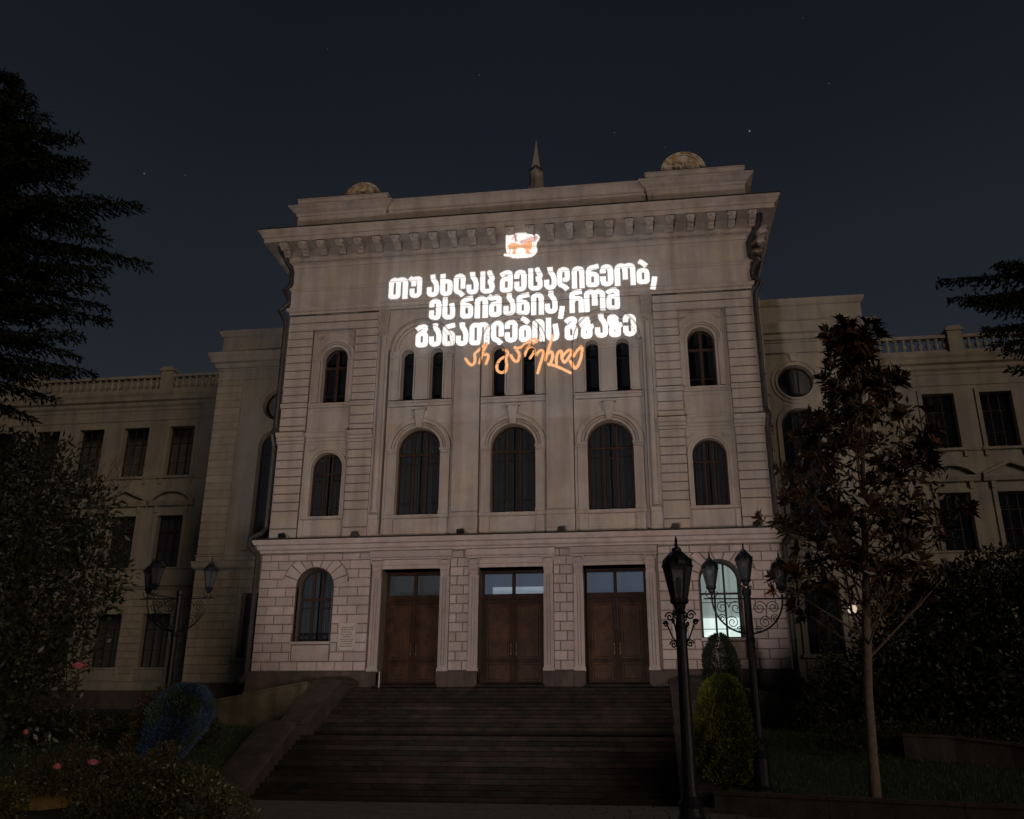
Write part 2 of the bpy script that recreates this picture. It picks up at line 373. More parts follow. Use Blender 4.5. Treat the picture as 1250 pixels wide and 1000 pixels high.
# ---- ground floor -------------------------------------------------
GW = MB()
W1 = [(s*8.48, .79, 1.77, 4.84, 1) for s in SY]
DO = [(-4.27, 1.27, 0.0, 4.72, 0), (0, 1.36, 0.0, 4.72, 0), (4.27, 1.27, 0.0, 4.72, 0)]
wall_opening(GW, -10.97, 10.97, -.2, 5.6, W1+DO, .045, .95)
GW.add([(-10.97,.035,-.2),(-10.97,6,-.2),(-10.97,6,5.6),(-10.97,.035,5.6)], [(0,1,2,3)]); GW.add([(10.97,.035,-.2),(10.97,6,-.2),(10.97,6,5.6),(10.97,.035,5.6)], [(0,1,2,3)])
bp('wall', GW, GRIME_SHADE)
P_ = MB()
for a, b in ((-11.12, -5.52), (-3.0, -1.34), (1.34, 3.0), (5.52, 11.12)):
    P_.box(a, b, -.16 if abs(a) > 4 or abs(b) > 4 else -.13, .5, -.24, .50)
    P_.mould([(0, .50), (.04, .50), (.0, .56)], a, b, -.12)
P_.box(-11.16, 11.16, -.2, 6, -3.2, -.24); P_.box(-11.12, -11.0, .5, 6, -.24, .5); P_.box(11.0, 11.12, .5, 6, -.24, .5)
bp('plinth', P_, PLINTH)
# squared blocks
cache = {}
def block_mesh(wd, ht, m, dep=.06, bev=.022):
    k = (round(wd, 2), round(ht, 2), m.name, dep)
    if k not in cache:
        mb = MB().prism([(0, 0), (wd, 0), (wd, ht), (0, ht)], 0, dep, bev)
        me = bpy.data.meshes.new('stone_block'); me.from_pydata(mb.v, [], mb.f); me.materials.append(m); cache[k] = me
    return cache[k]
GAP = .028
def block_poly(name, poly, y, m, dep=.05, bev=.022):
    mb = MB().prism(poly, y, y+dep, bev); return bp(name, mb, m)
pitch = .383
nb = 0
for s in SY:
    for k in range(13):
        z0, z1 = .56+k*pitch, .56+(k+1)*pitch
        if k == 12: z1 = 5.455
        def ex(z):
            if z < .94: return 0
            if z < 1.72: return .84
            if z <= 4.03: return .83
            return math.sqrt(max(0, 1.5**2-(z-4.03)**2)) if z < 5.15 else 0
        e0, e1 = ex(z0+.02), ex(z1-.02)
        if k == 8: e1 = .83
        # joints
        js = [11.0]; x = 11.0-(.8 if k % 2 else .42)
        while x > 6.25: js.append(x); x -= .8*(1+.04*math.sin(k*7+x*3))
        js.append(6.06)
        for b, a in zip(js, js[1:]):
            segs = [(a, b, a, b)]
            if e0 > 0 or e1 > 0:
                segs = []
                L0, L1, R0, R1 = 8.48-e0, 8.48-e1, 8.48+e0, 8.48+e1
                if a < max(L0, L1): segs.append((a, min(b, L0), a, min(b, L1)))
                if b > min(R0, R1): segs.append((max(a, R0), b, max(a, R1), b))
            for p0, q0, p1, q1 in segs:
                if max(q0-p0, q1-p1) < .06: continue
                q0 = max(q0, p0+.02); q1 = max(q1, p1+.02)
                g = GAP/2
                if abs(p0-p1) < 1e-4 and abs(q0-q1) < 1e-4:
                    wd = q0-p0-GAP; xx = p0+g if s > 0 else -q0+g
                    bare('stone_block', block_mesh(wd, z1-z0-GAP, BLOCK), B, (xx, -.004*random.random(), z0+g))
                else:
                    poly = [(p0+g, z0+g), (q0-g, z0+g), (q1-g, z1-g), (p1+g, z1-g)]
                    block_poly('stone_block', [(s*x_, z_) for x_, z_ in poly], 0, BLOCK)
                nb += 1
    # voussoirs
    n = 9
    for i in range(n):
        a0 = math.pi*i/n+.016; a1 = math.pi*(i+1)/n-.016
        ri, ro = .83, 1.475
        poly = [(s*8.48+ri*math.cos(t), 4.03+ri*math.sin(t)) for t in (a0, (a0+a1)/2, a1)]+[(s*8.48+ro*math.cos(t), min(5.14, 4.03+ro*math.sin(t))) for t in (a1, (a0+a1)/2, a0)]
        block_poly('arch_stone', poly, -.004, BLOCK)
    mb = MB(); mb.box(s*8.48-.80, s*8.48+.80, .0, .04, .97, 1.60); mb.box(s*8.48-.72, s*8.48+.72, -.012, .0, 1.03, 1.54)
    bp('apron_panel', mb, BLOCK)
    bp('window_sill', MB().box(s*8.48-.86, s*8.48+.86, -.09, .5, 1.64, 1.75), BLOCK)
    mb = MB().ring(s*8.48, 4.05, .79, .83, -.02, .2, 0, math.pi, 24); mb.box(s*8.48-.83, s*8.48-.79, -.02, .2, 1.77, 4.05); mb.box(s*8.48+.79, s*8.48+.83, -.02, .2, 1.77, 4.05)
    bp('window_surround', mb, PLINTH)
    # blocks of the piers between the doors
    for k in range(13):
        z0, z1 = .56+k*pitch, .56+(k+1)*pitch
        if k == 12: z1 = 5.46
        sp_ = 2.30 if k % 2 else 2.02
        for a, b in ((1.76, sp_), (sp_, 2.60)):
            if s < 0: a, b = -b, -a
            bare('stone_block', block_mesh(b-a-GAP, z1-z0-GAP, BLOCK), B, (a+GAP/2, -.004*random.random(), z0+GAP/2)); nb += 1
# door surrounds
def capital(mb, x0, x1, y, z0, z1):
    cx = (x0+x1)/2; hw = (x1-x0)/2; h = z1-z0
    mb.box(x0-.05, x1+.05, y-.14, y+.1, z1-.07*h, z1)
    mb.prism([(x0+.03, z0), (x1-.03, z0), (x1+.02, z1-.1*h), (x0-.02, z1-.1*h)], y-.05, y+.1)
    for zz, sc_ in ((z0+.04*h, .8), (z0+.36*h, 1.0)):
        for i in (-1, 0, 1):
            px = cx+i*hw*.62*sc_; ww = hw*.26; lh = .30*h
            mb.add([(px-ww, y-.05, zz), (px+ww, y-.05, zz), (px+ww*1.2, y-.10, zz+lh*.6), (px-ww*1.2, y-.10, zz+lh*.6), (px+ww*.4, y-.17, zz+lh), (px-ww*.4, y-.17, zz+lh), (px, y-.08, zz+lh*.2)],
                   [(0,1,2,3),(3,2,4,5)])
    for sx in (-1, 1):
        mb.tube([(cx+sx*(hw+.01)+.055*math.cos(t)*(1-t/9), y-.12, z1-.2*h+.055*h/.5*math.sin(t)*(1-t/9)) for t in np.linspace(0, 7, 12)], .028, 5)
for cx, h, *_ in DO:
    for s in SY:
        a = cx+s*h; b = a+s*.40
        x0, x1 = min(a, b), max(a, b); m = MB()
        m.box(x0, x1, -.10, .04, .56, 4.40); m.box(x0-.03, x1+.03, -.14, .04, .50, .66)
        for i in range(3):
            xx = x0+.085+i*.115; m.box(xx-.03, xx+.03, -.14, -.10, .75, 4.32)
        q = bp('door_pilaster', m, BLOCK)
        m = MB(); capital(m, x0, x1, -.10, 4.40, 5.12); obj('capital', m, BLOCK, q)
        obj('shade_line', MB().box(x0+.135, x0+.15, -.106, -.09, .75, 4.32).box(x0+.25, x0+.265, -.106, -.09, .75, 4.32), GRIME_SHADE, q)  # dark strips painted as shade in the flutes
        obj('pedestal', MB().box(x0-.02, x1+.02, -.2, .04, -.24, .50), PLINTH, q)
    m = MB(); e = h+.50
    m.mould([(0, 4.72), (.06, 4.72), (.06, 4.88), (.085, 4.885), (.085, 5.11), (0, 5.12)], cx-h, cx+h, .03); m.mould([(0, 5.12), (.18, 5.12), (.18, 5.18), (.24, 5.22), (.30, 5.34), (.34, 5.44), (0, 5.47)], cx-e, cx+e, .03)
    m.box(cx-h, cx+h, .03, .95, 4.72, 4.80)
    bp('door_lintel', m, BLOCK)
# doors
def make_door(cx, h):
    y = .86; m = MB()
    m.box(-h, -h+.10, y-.04, y+.1, 0, 4.72); m.box(h-.10, h, y-.04, y+.1, 0, 4.72)
    m.box(-h+.1, h-.1, y-.04, y+.1, 4.58, 4.72); m.box(-h+.1, h-.1, y-.07, y+.1, 3.50, 3.72); m.box(-.07, .07, y-.05, y+.1, 3.72, 4.58)
    m.box(-.045, .045, y-.05, y+.06, .03, 3.50)
    d = obj('door', m, DOORW, B, loc=(cx, 0, 0))
    for s in SY:
        x0, x1 = (.05, h-.1) if s > 0 else (-h+.1, -.05)
        obj('door_leaf', MB().box(x0, x1, y, y+.06, .02, 3.5), DOORW, d)
        for za, zb in ((.18, .92), (1.06, 3.30)):
            m = MB()
            pts = [(x0+.13, za), (x1-.13, za), (x1-.13, zb), (x0+.13, zb)]
            m.prism(pts, y-.02, y, .015); pts2 = [(x0+.2, za+.07), (x1-.2, za+.07), (x1-.2, zb-.07), (x0+.2, zb-.07)]
            m.prism(pts2, y-.05, y-.02, .028)
            obj('door_panel', m, DOORP, d)
        g = MB().add([(x0+.02, y, 3.72), (x1, y, 3.72), (x1, y, 4.58), (x0+.02, y, 4.58)], [(0, 1, 2, 3)]); obj('pane', g, GLASS, d)
        m = MB().tube([(s*.12, y-.01, 1.35), (s*.12, y-.07, 1.38), (s*.12, y-.07, 1.58), (s*.12, y-.01, 1.60)], .013, 6)
        m.box(s*.12-.025, s*.12+.025, y-.012, y, 1.22, 1.68); obj('handle', m, BRASS, d)
for cx, h, *_ in DO: make_door(cx, h)
hall = MB(); hall.add([(-2.6, 3.4, 2.5), (7.0, 3.4, 2.5), (7.0, 3.4, 5.4), (-2.6, 3.4, 5.4)], [(0, 1, 2, 3)])
bp('glowing_hall_back_wall', hall, HALL_WALL_GLOW)
m = MB()
for cx, w_ in ((0, 2.2), (4.27, .0), (-4.27, .0)):
    if w_: m.box(cx-w_/2-.2, cx+w_/2+.2, 3.30, 3.36, 3.0, 4.40)
bp('hall_glow_panel', m, HALL_GLOW)
# GF windows
window(B, -8.48, .79, 1.77, 4.84, 1, .50, (.36, .64), (3.55,), CURTP, matf=WOOD, thin=(3.2, 2.1), mw_=.09)
window(B, 8.48, .79, 1.77, 4.84, 1, .50, (.36, .64), (3.55,), None, matf=IRON, thin=(3.2, 2.15), mw_=.08)
m = MB()
for t in np.linspace(-.62, .62, 7):
    m.tube([(-8.48+t+.07*math.cos(a), .40, 1.98+.10*math.sin(a)) for a in np.linspace(0, 5.5, 10)], .012, 4)
m.tube([(-9.2, .40, 2.12), (-7.76, .40, 2.12)], .012, 4); m.tube([(-9.2, .40, 1.86), (-7.76, .40, 1.86)], .012, 4)
bp('window_grille', m, IRON)
lr = MB(); lr.add([(7.2, 1.8, 1.2), (9.8, 1.8, 1.2), (9.8, 1.8, 5.2), (7.2, 1.8, 5.2)], [(0, 1, 2, 3)]); bp('glowing_room_wall', lr, ROOM_WALL_GLOW)
m = MB().box(7.95, 8.62, 1.60, 1.68, 1.5, 2.05); m.box(7.3, 9.6, 1.70, 1.76, 1.5, 2.72); bp('room_glow_panel', m, ROOM_GLOW)
m = MB().box(7.1, 7.15, .95, 1.8, 1.2, 5.2); m.box(9.85, 9.9, .95, 1.8, 1.2, 5.2); m.box(7.1, 9.9, .95, 1.8, 5.2, 5.25); bp('room_side_wall', m, ROOM)
# belt cornice
m = MB().mouldring([(0, 5.46), (.06, 5.49), (.06, 5.60), (.16, 5.66), (.20, 5.80), (.30, 5.84), (.36, 5.98), (.36, 6.06), (-.4, 6.12)], 11.0, 0.0, 6)
bp('belt_cornice', m, BLOCK)
# ---- upper storeys ------------------------------------------------
YB, YP, YR = .34, .12, .42      # side-bay wall, pilaster face, recessed centre bays
YC = .16                        # centre piers
UW = MB(); GRB = MB()
# side bays
for s in SY:
    wall_opening(UW, min(s*7.5, s*9.6), max(s*7.5, s*9.6), 6.1, 11.2, [(s*8.47, .72, 7.18, 10.13, 1)], YB, .95)
    wall_opening(UW, min(s*7.5, s*9.6), max(s*7.5, s*9.6), 11.2, 17.2, [(s*8.45, .60, 12.56, 15.35, 1)], YB, .95)
    for a, b in ((9.6, 10.80), (6.4, 7.5)):
        bp('course_backing', MB().box(s*a+s*.004, s*b-s*.004, YP+.045, .6, 6.1, 17.03), GRIME_SHADE); UW.box(s*a, s*b, YP+.06, .6, 6.12, 17.2) if False else None
    UW.box(s*10.80, s*10.84, YP+.05, 6, 6.1, 17.2)
    UW.box(s*10.84, s*11.32, 1.3, 3.0, 6.1, 17.2)
# centre piers and strips above
for a, b in ((-2.70, -1.50), (1.50, 2.70)): UW.box(a, b, YC, .6, 6.1, 17.2)
for a, b in ((-6.4, -5.85), (5.85, 6.4)): UW.box(a, b, YC+.06, .6, 6.1, 17.2)
# recessed bays with arched heads
BAY = ((-4.275, 1.575), (0, 1.50), (4.275, 1.575))
for cx, hb in BAY:
    hh = 1.50; zs = 15.0
    # spandrel wall at pier plane above the bay arch
    m = UW
    pts = arc_pts(cx, zs, hh, math.pi, 0, 28)
    if hb > hh:
        for sg in SY: m.add([(cx+sg*hh, YC, zs), (cx+sg*hb, YC, zs), (cx+sg*hb, YC, 17.2), (cx+sg*hh, YC, 17.2)], [(0, 1, 2, 3)]); m.add([(cx+sg*hh, YC, zs), (cx+sg*hb, YC, zs), (cx+sg*hb, YR, zs), (cx+sg*hh, YR, zs)], [(0,1,2,3)])
    for p, q in zip(pts, pts[1:]):
        m.add([(p[0], YC, p[1]), (q[0], YC, q[1]), (q[0], YC, 17.2), (p[0], YC, 17.2)], [(0, 1, 2, 3)])
        m.add([(p[0], YC, p[1]), (q[0], YC, q[1]), (q[0], YR, q[1]), (p[0], YR, p[1])], [(0, 1, 2, 3)])
    wall_opening(m, cx-hb, cx+hb, 6.1, 12.0, [(cx, 1.0, 7.16, 11.16, 1)], YR, .95)
    wall_opening(m, cx-hb, cx+hb, 12.0, 17.2, [(cx-.69, .295, 12.50, 15.06, 1), (cx+.69, .295, 12.50, 15.06, 1)], YR, .95)
bp('upper_wall', UW, STONE); 0
for cx, hb in BAY:
    # archivolts
    m = MB(); m.ring(cx, 15.0, 1.36, 1.50, YR-.05, YR, 0, math.pi, 28); m.ring(cx, 15.0, 1.18, 1.26, YR-.03, YR, 0, math.pi, 28); bp('bay_arch_moulding', m, STONE)
    for sg in SY:
        m = MB(); m.ring(cx+sg*.69, 14.765, .295, .37, YR-.05, YR, 0, math.pi, 16); m.ring(cx+sg*.69, 14.765, .42, .56, YR-.035, YR, 0, math.pi, 16)
        for q in SY: m.box(cx+sg*.69+q*.295, cx+sg*.69+q*.365, YR-.08, YR, 12.6, 14.765)
        bp('slit_window_surround', m, STONE)
    m = MB()
    for xa, xb in ((cx-1.42, cx-1.08), (cx-.30, cx+.30), (cx+1.08, cx+1.42)):
        m.box(xa, xb, YR-.07, YR, 12.66, 14.6); m.box(xa-.03, xb+.03, YR-.11, YR, 14.6, 14.72); m.box(xa-.03, xb+.03, YR-.11, YR, 12.5, 12.64)
    bp('slit_window_pier', m, STONE)
    m = MB().mould([(0, 12.22), (.06, 12.24), (.10, 12.34), (.16, 12.37), (.16, 12.46), (0, 12.49)], cx-1.48, cx+1.48, YR); bp('slit_window_sill', m, STONE)
    # big arched window surround
    m = MB(); m.ring(cx, 10.16, 1.0, 1.10, YR-.09, YR, 0, math.pi, 28); m.ring(cx, 10.16, 1.16, 1.24, YR-.06, YR, 0, math.pi, 28); m.ring(cx, 10.16, 1.24, 1.42, YR-.12, YR, 0, math.pi, 28)
    m.ring(cx, 10.16, 1.42, 1.46, YR-.15, YR, 0, math.pi, 28)
    bp('window_archivolt', m, STONE)
    for sg in SY:
        x0, x1 = sorted((cx+sg*1.0, cx+sg*1.42)); m = MB()
        m.box(x0, x1, YR-.07, YR, 7.30, 9.86)
        for i in range(3): xx = x0+.10+i*.11; m.box(xx-.022, xx+.022, YR-.09, YR-.07, 7.45, 9.8)
        q = bp('window_pilaster', m, STONE)
        m = MB(); m.box(x0-.03, x1+.03, YR-.15, YR, 10.06, 10.16); m.box(x0, x1, YR-.10, YR, 9.86, 10.06)
        for t in (.2, .5, .8): m.lathe([(.0, -.055), (.045, -.03), (.055, 0), (.045, .03), (0, .055)], (x0+(x1-x0)*t, YR-.11, 9.96), 6)
        obj('impost', m, STONE, q); obj('base', MB().box(x0-.02, x1+.02, YR-.11, YR, 7.16, 7.30), STONE, q)
    m = MB(); m.prism([(cx-.13, 11.13), (cx+.13, 11.13), (cx+.24, 12.0), (cx-.24, 12.0)], YR-.22, YR, .02); m.box(cx-.32, cx+.32, YR-.26, YR, 12.0, 12.10); bp('keystone', m, STONE)
    m = MB().mould([(0, 6.98), (.10, 7.0), (.14, 7.06), (.14, 7.14), (0, 7.16)], cx-1.48, cx+1.48, YR); bp('window_sill', m, STONE)
    m = MB(); m.box(cx-1.0, cx+1.0, YR-.03, YR, 6.42, 6.86)
    for sg in SY: m.box(cx+sg*1.02, cx+sg*1.40, YR-.13, YR, 6.12, 6.97)
    bp('apron_panel', m, STONE)
    window(B, cx, 1.0, 7.16, 11.16, 1, .74, (.34, .66), (9.98,), CURT, thin=(9.55, 7.75), mw_=.10, fw_=.08)
    for sg in SY: window(B, cx+sg*.69, .295, 12.50, 15.06, 1, .86, (), (14.3,), None, fw_=.03, matf=IRON)
# bases of the piers
PB = [(0, 6.12), (.07, 6.12), (.07, 6.36), (.03, 6.42), (.03, 6.92), (.09, 6.98), (.11, 7.12), (.0, 7.22)]
for s in SY:
    bp('pier_base', MB().mould(PB, min(s*1.5, s*2.7), max(s*1.5, s*2.7), YC), STONE)
    bp('pier_base', MB().mould(PB, min(s*5.93, s*6.36), max(s*5.93, s*6.36), YC+.02), STONE)
for s in SY:   # slender columns with tall flowered capitals
    m = MB(); m.lathe([(.19, 7.22), (.19, 7.3), (.15, 7.36), (.155, 9), (.14, 15.66), (.17, 15.72)], (s*6.12, YC+.02, 0), 14)
    q = bp('slender_column', m, STONE, smooth=False)
    m = MB(); cx = s*6.12; y = YC-.10
    m.prism([(cx-.15, 15.72), (cx+.15, 15.72), (cx+.26, 17.0), (cx-.26, 17.0)], y, y+.3)
    for k in range(26):
        a = k*2.4; zz = 15.8+k*.046; rr = .10+.07*random.random(); px = cx+.17*math.sin(a)
        m.tube([(px+rr*.6*math.cos(t), y-.03-.03*math.sin(t*.5), zz+rr*.6*math.sin(t)) for t in np.linspace(0, 5.2, 7)], [.035, .035, .03, .03, .026, .022, .015], 5)
    m.box(cx-.28, cx+.28, y-.06, y+.3, 17.0, 17.08); obj('capital', m, STONE, q)
# banded pilasters: every course is a piece
def course(s, a, b, z0, z1, y=YP):
    x0 = s*a if s > 0 else -b
    x0 = min(s*a, s*b)
    bare('stone_course', block_mesh(b-a, z1-z0-.045, STONE, .06, .018), B, (x0, y-.003*random.random(), z0+.0225))
zc_low = [6.36+.403*i for i in range(1, 11)]; zc_low = [6.12, 6.62]+[7.02+.3945*i for i in range(1, 10)]
zc_up = [11.04, 11.41, 11.83, 12.30]; zc_hi = [12.52+.4068*i for i in range(12)]
for s in SY:
    for a, b in ((9.6, 10.83), (6.4, 7.5)):
        for L in (zc_low, zc_up, zc_hi):
            for z0, z1 in zip(L, L[1:]):
                if z0 > 16.3: continue
                course(s, a, b, z0, z1)
    for z0, z1 in ((16.2, 16.60), (16.60, 17.0)):
        course(s, 6.4, 8.6, z0, z1, YP+.004); course(s, 8.6, 10.83, z0, z1, YP+.004)
    # string course at second floor and sill band
    m = MB()
    prof = [(0, 10.52), (.04, 10.55), (.04, 10.66), (.10, 10.70), (.10, 10.80), (.20, 10.86), (.26, 10.98), (.26, 11.04), (0, 11.08)]
    m.mould(prof, min(s*9.56, s*10.87), max(s*9.56, s*10.87), YP); m.mould(prof, min(s*6.36, s*7.54), max(s*6.36, s*7.54), YP)
    m.mould([(o*.8, z) for o, z in prof], min(s*7.54, s*9.56), max(s*7.54, s*9.56), YB)
    bp('string_course', m, STONE)
    q = MB(); q.mould([(o, z) for o, z in prof], min(s*10.84, s*11.36), max(s*10.84, s*11.36), 1.3); q.mould([(0, 12.3), (.1, 12.34), (.12, 12.48), (0, 12.52)], min(s*10.84, s*11.36), max(s*10.84, s*11.36), 1.3); bp('string_course', q, STONE)
    m = MB(); p2 = [(0, 12.30), (.03, 12.31), (.06, 12.38), (.10, 12.40), (.10, 12.50), (0, 12.52)]
    m.mould(p2, min(s*9.57, s*10.86), max(s*9.57, s*10.86), YP); m.mould(p2, min(s*6.37, s*7.53), max(s*6.37, s*7.53), YP); m.mould(p2, min(s*7.53, s*9.57), max(s*7.53, s*9.57), YB-.06)
    bp('sill_band', m, STONE)
    m = MB(); cx = s*8.46
    for a, b, c, d in ((cx-.88, cx+.88, 11.30, 12.14),):
        m.box(a, a+.05, YB-.03, YB, c, d); m.box(b-.05, b, YB-.03, YB, c, d); m.box(a, b, YB-.03, YB, c-.05, c); m.box(a, b, YB-.03, YB, d, d+.05)
    bp('wall_panel', m, STONE)
    # second-floor side window (W2) and third-floor (W3)
    cx = s*8.47; m = MB(); m.ring(cx, 9.41, .72, .82, YB-.07, YB, 0, math.pi, 24); m.ring(cx, 9.41, .82, .93, YB-.11, YB, 0, math.pi, 24)
    for g in SY: m.box(cx+g*.72, cx+g*.82, YB-.07, YB, 7.18, 9.41); m.box(cx+g*.82, cx+g*.93, YB-.11, YB, 7.18, 9.41)
    bp('window_surround', m, STONE)
    bp('window_sill', MB().mould([(0, 7.02), (.12, 7.04), (.16, 7.10), (.16, 7.16), (0, 7.18)], cx-1.04, cx+1.04, YB), STONE)
    m = MB().box(cx-.86, cx+.86, YB-.03, YB, 6.34, 6.92); 
    for g in SY: m.box(cx+g*.90, cx+g*1.10, YB-.10, YB, 6.12, 7.01)
    bp('apron_panel', m, STONE)
    cx = s*8.45; m = MB(); m.ring(cx, 14.75, .60, .72, YB-.06, YB, 0, math.pi, 24); m.ring(cx, 14.75, .76, .84, YB-.08, YB, 0, math.pi, 24); m.ring(cx, 14.75, .84, .97, YB-.13, YB, 0, math.pi, 24)
    for g in SY:
        m.box(cx+g*.60, cx+g*.70, YB-.06, YB, 12.56, 14.75); m.box(cx+g*.72, cx+g*.97, YB-.10, YB, 12.56, 14.66); m.box(cx+g*.70, cx+g*1.0, YB-.14, YB, 14.66, 14.76)
        m.box(cx+g*.99, cx+g*1.05, YB-.05, YB, 14.80, 16.18)
    m.box(cx-1.05, cx+1.05, YB-.05, YB, 16.12, 16.19)
    bp('window_surround', m, STONE)
    for (cz, zt, ww, y0) in ((14.75, 15.98, .80, YB), (9.41, 10.36, .80, YB)):
        for g in SY:
            m = MB()
            for k in range(5):
                px = (s*8.46)+g*(.55+.085*k); pz = zt-.10-.02*k if cz > 12 else zt-.05
                px = (s*8.46)+g*(.62+.07*k); pz = zt-.02-.085*(k % 2)-.05*k*(.6 if cz > 12 else .5)
                m.tube([(px+.05*math.cos(t)*(1-t/8), y0-.03, pz+.05*math.sin(t)*(1-t/8)) for t in np.linspace(0, 6, 9)], .02, 4)
            bp('spandrel_scroll', m, STONE)
    window(B, s*8.47, .72, 7.18, 10.13, 1, .58, (.36, .64), (9.16,), CURT, thin=(8.85, 7.6), mw_=.08)
    window(B, s*8.45, .60, 12.56, 15.35, 1, .66, (.5,), (14.4,), None, thin=(13.0,), mw_=.13)
# ---- entablature ---------------------------------------------------
m = MB().mouldring([(0, 17.04), (.02, 17.06), (.02, 17.16), (.10, 17.20), (.16, 17.30), (.16, 17.36), (.03, 17.40), (.03, 18.28), (.06, 18.31), (.06, 18.36), (.11, 18.40), (.11, 18.47), (.03, 18.50), (.03, 19.55), (.05, 19.58), (.05, 19.72), (.14, 19.78), (.14, 19.90), (.20, 19.93), (.24, 20.06), (.24, 20.52)], 10.83, .10, 6)
bp('entablature', m, STONE)
m = MB().mouldring([(.24, 20.50), (1.10, 20.50), (1.10, 20.44), (1.18, 20.44), (1.18, 20.66), (1.24, 20.68), (1.30, 20.80), (1.40, 20.92), (1.44, 21.00), (1.44, 21.06), (-.5, 21.16)], 10.83, .10, 6.5)
bp('cornice', m, STONE)
m = MB(); 
for i in range(190):
    x = -11.0+i*22.0/189; m.box(x-.035, x+.035, -.14, -.06, 19.80, 19.90)
bp('dentil_row', m, STONE, kind='stuff')
# modillions: carved brackets
mm = MB()
mm.prismx([(-.14, 20.50), (-1.0, 20.50), (-1.03, 20.40), (-.98, 20.24), (-.84, 20.16), (-.60, 20.20), (-.40, 20.09), (-.24, 20.03), (-.14, 20.03)], -.155, .155)
mm.prismx([(-.14, 20.50), (-1.07, 20.50), (-1.07, 20.44), (-.14, 20.44)], -.22, .22)
for k, (yy, zz) in enumerate(((-.95, 20.30), (-.75, 20.20), (-.50, 20.16), (-.32, 20.06))):
    mm.tube([(-.13, yy, zz), (.13, yy, zz)], .05, 7)
for sx in SY: mm.tube([(sx*.18, -.93+.07*math.cos(t), 20.36+.07*math.sin(t)) for t in np.linspace(0, 5.5, 9)], .025, 5)
mm.lathe([(0, -.07), (.07, -.03), (.07, .03), (0, .07)], (0, -1.02, 20.31), 7)
me = bpy.data.meshes.new('modillion'); me.from_pydata(mm.v, [], mm.f); me.materials.append(STONE)
for i in range(25): bare('modillion', me, B, (-11.05+i*22.1/24, 0, 0))
for s in SY:
    for i in range(4):
        o = bare('modillion', me, B, (s*10.98, .55+.92*i, 0)); o.rotation_euler.z = s*math.pi/2; o.location = (s*(10.83), .75+.92*i, 0)
# ---- attic -----------------------------------------------------------
m = MB(); m.box(-11.0, -6.45, .28, 5.5, 21.1, 22.7); m.box(6.45, 11.0, .28, 5.5, 21.1, 22.7); m.box(-6.45, 6.45, .42, 5.4, 21.1, 22.6)
for s in SY:
    x0, x1 = sorted((s*6.45, s*11.0))
    m.box(x0+.25, x1-.25, .24, .28, 21.3, 22.55)
    prof = [(0, 22.62), (.06, 22.66), (.06, 22.76), (.22, 22.86), (.34, 22.98), (.40, 23.02), (.40, 23.10), (.05, 23.13), (.05, 23.58), (.10, 23.60), (.10, 23.66), (-2.5, 23.70)]
    v = []; cx = (x0+x1)/2; hw = (x1-x0)/2
    for o, z in prof: v += [(cx-hw-o, 5, z), (cx-hw-o, .28-o, z), (cx+hw+o, .28-o, z), (cx+hw+o, 5, z)]
    m.add(v, [(4*i+k, 4*i+k+1, 4*i+5+k, 4*i+4+k) for i in range(len(prof)-1) for k in range(3)])
m.mould([(0, 22.50), (.06, 22.54), (.06, 22.66), (.12, 22.70), (.20, 22.90), (.28, 23.00), (.28, 23.08), (.12, 23.10), (.12, 23.30), (-3, 23.34)], -6.3, 6.3, .42)
bp('attic_parapet', m, STONE)
m = MB(); m.box(-11.0, 11.0, .5, 40, 20.6, 21.0); bp('roof', m, ROOM)
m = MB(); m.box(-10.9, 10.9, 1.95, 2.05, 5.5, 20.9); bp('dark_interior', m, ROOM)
bp('dark_interior', MB().box(-10.9, -6.3, 1.95, 2.05, -.2, 5.5), ROOM); bp('glowing_side_hall_wall', MB().box(-6.3, -2.62, 3.38, 3.42, -.2, 5.5), HALL_DIM)
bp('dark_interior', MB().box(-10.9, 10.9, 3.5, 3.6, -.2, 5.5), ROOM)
# tin flashing on the lips of the ledges and dark strips standing in for the mouldings' shade lines
def ringline(name, X, o, y0, z0, z1, yb, m_):
    q = MB().mouldring([(o-.02, z0), (o, z0), (o, z1), (o-.02, z1)], X, y0, yb); bp(name, q, m_)
ringline('tin_flashing', 10.83, 1.462, .10, 21.02, 21.085, 6, TIN)
ringline('tin_flashing', 11.0, .378, .0, 6.035, 6.095, 6, TIN)
for z, o in ((17.385, .036), (18.485, .036), (19.565, .036), (17.045, .012), (18.295, .034), (19.745, .058)): ringline('shade_line', 10.83, o, .10, z-.018, z+.018, 6, GRIME_SHADE)
ringline('shade_line', 11.0, .066, .0, 5.475, 5.505, 6, GRIME_SHADE); ringline('shade_line', 11.0, .205, .0, 5.815, 5.84, 6, GRIME_SHADE)
for z, o in ((22.82, .125), (22.66, .064), (23.11, .124)): bp('shade_line', MB().box(-6.2, 6.2, .42-o, .42-o+.01, z-.018, z+.018), GRIME_SHADE)
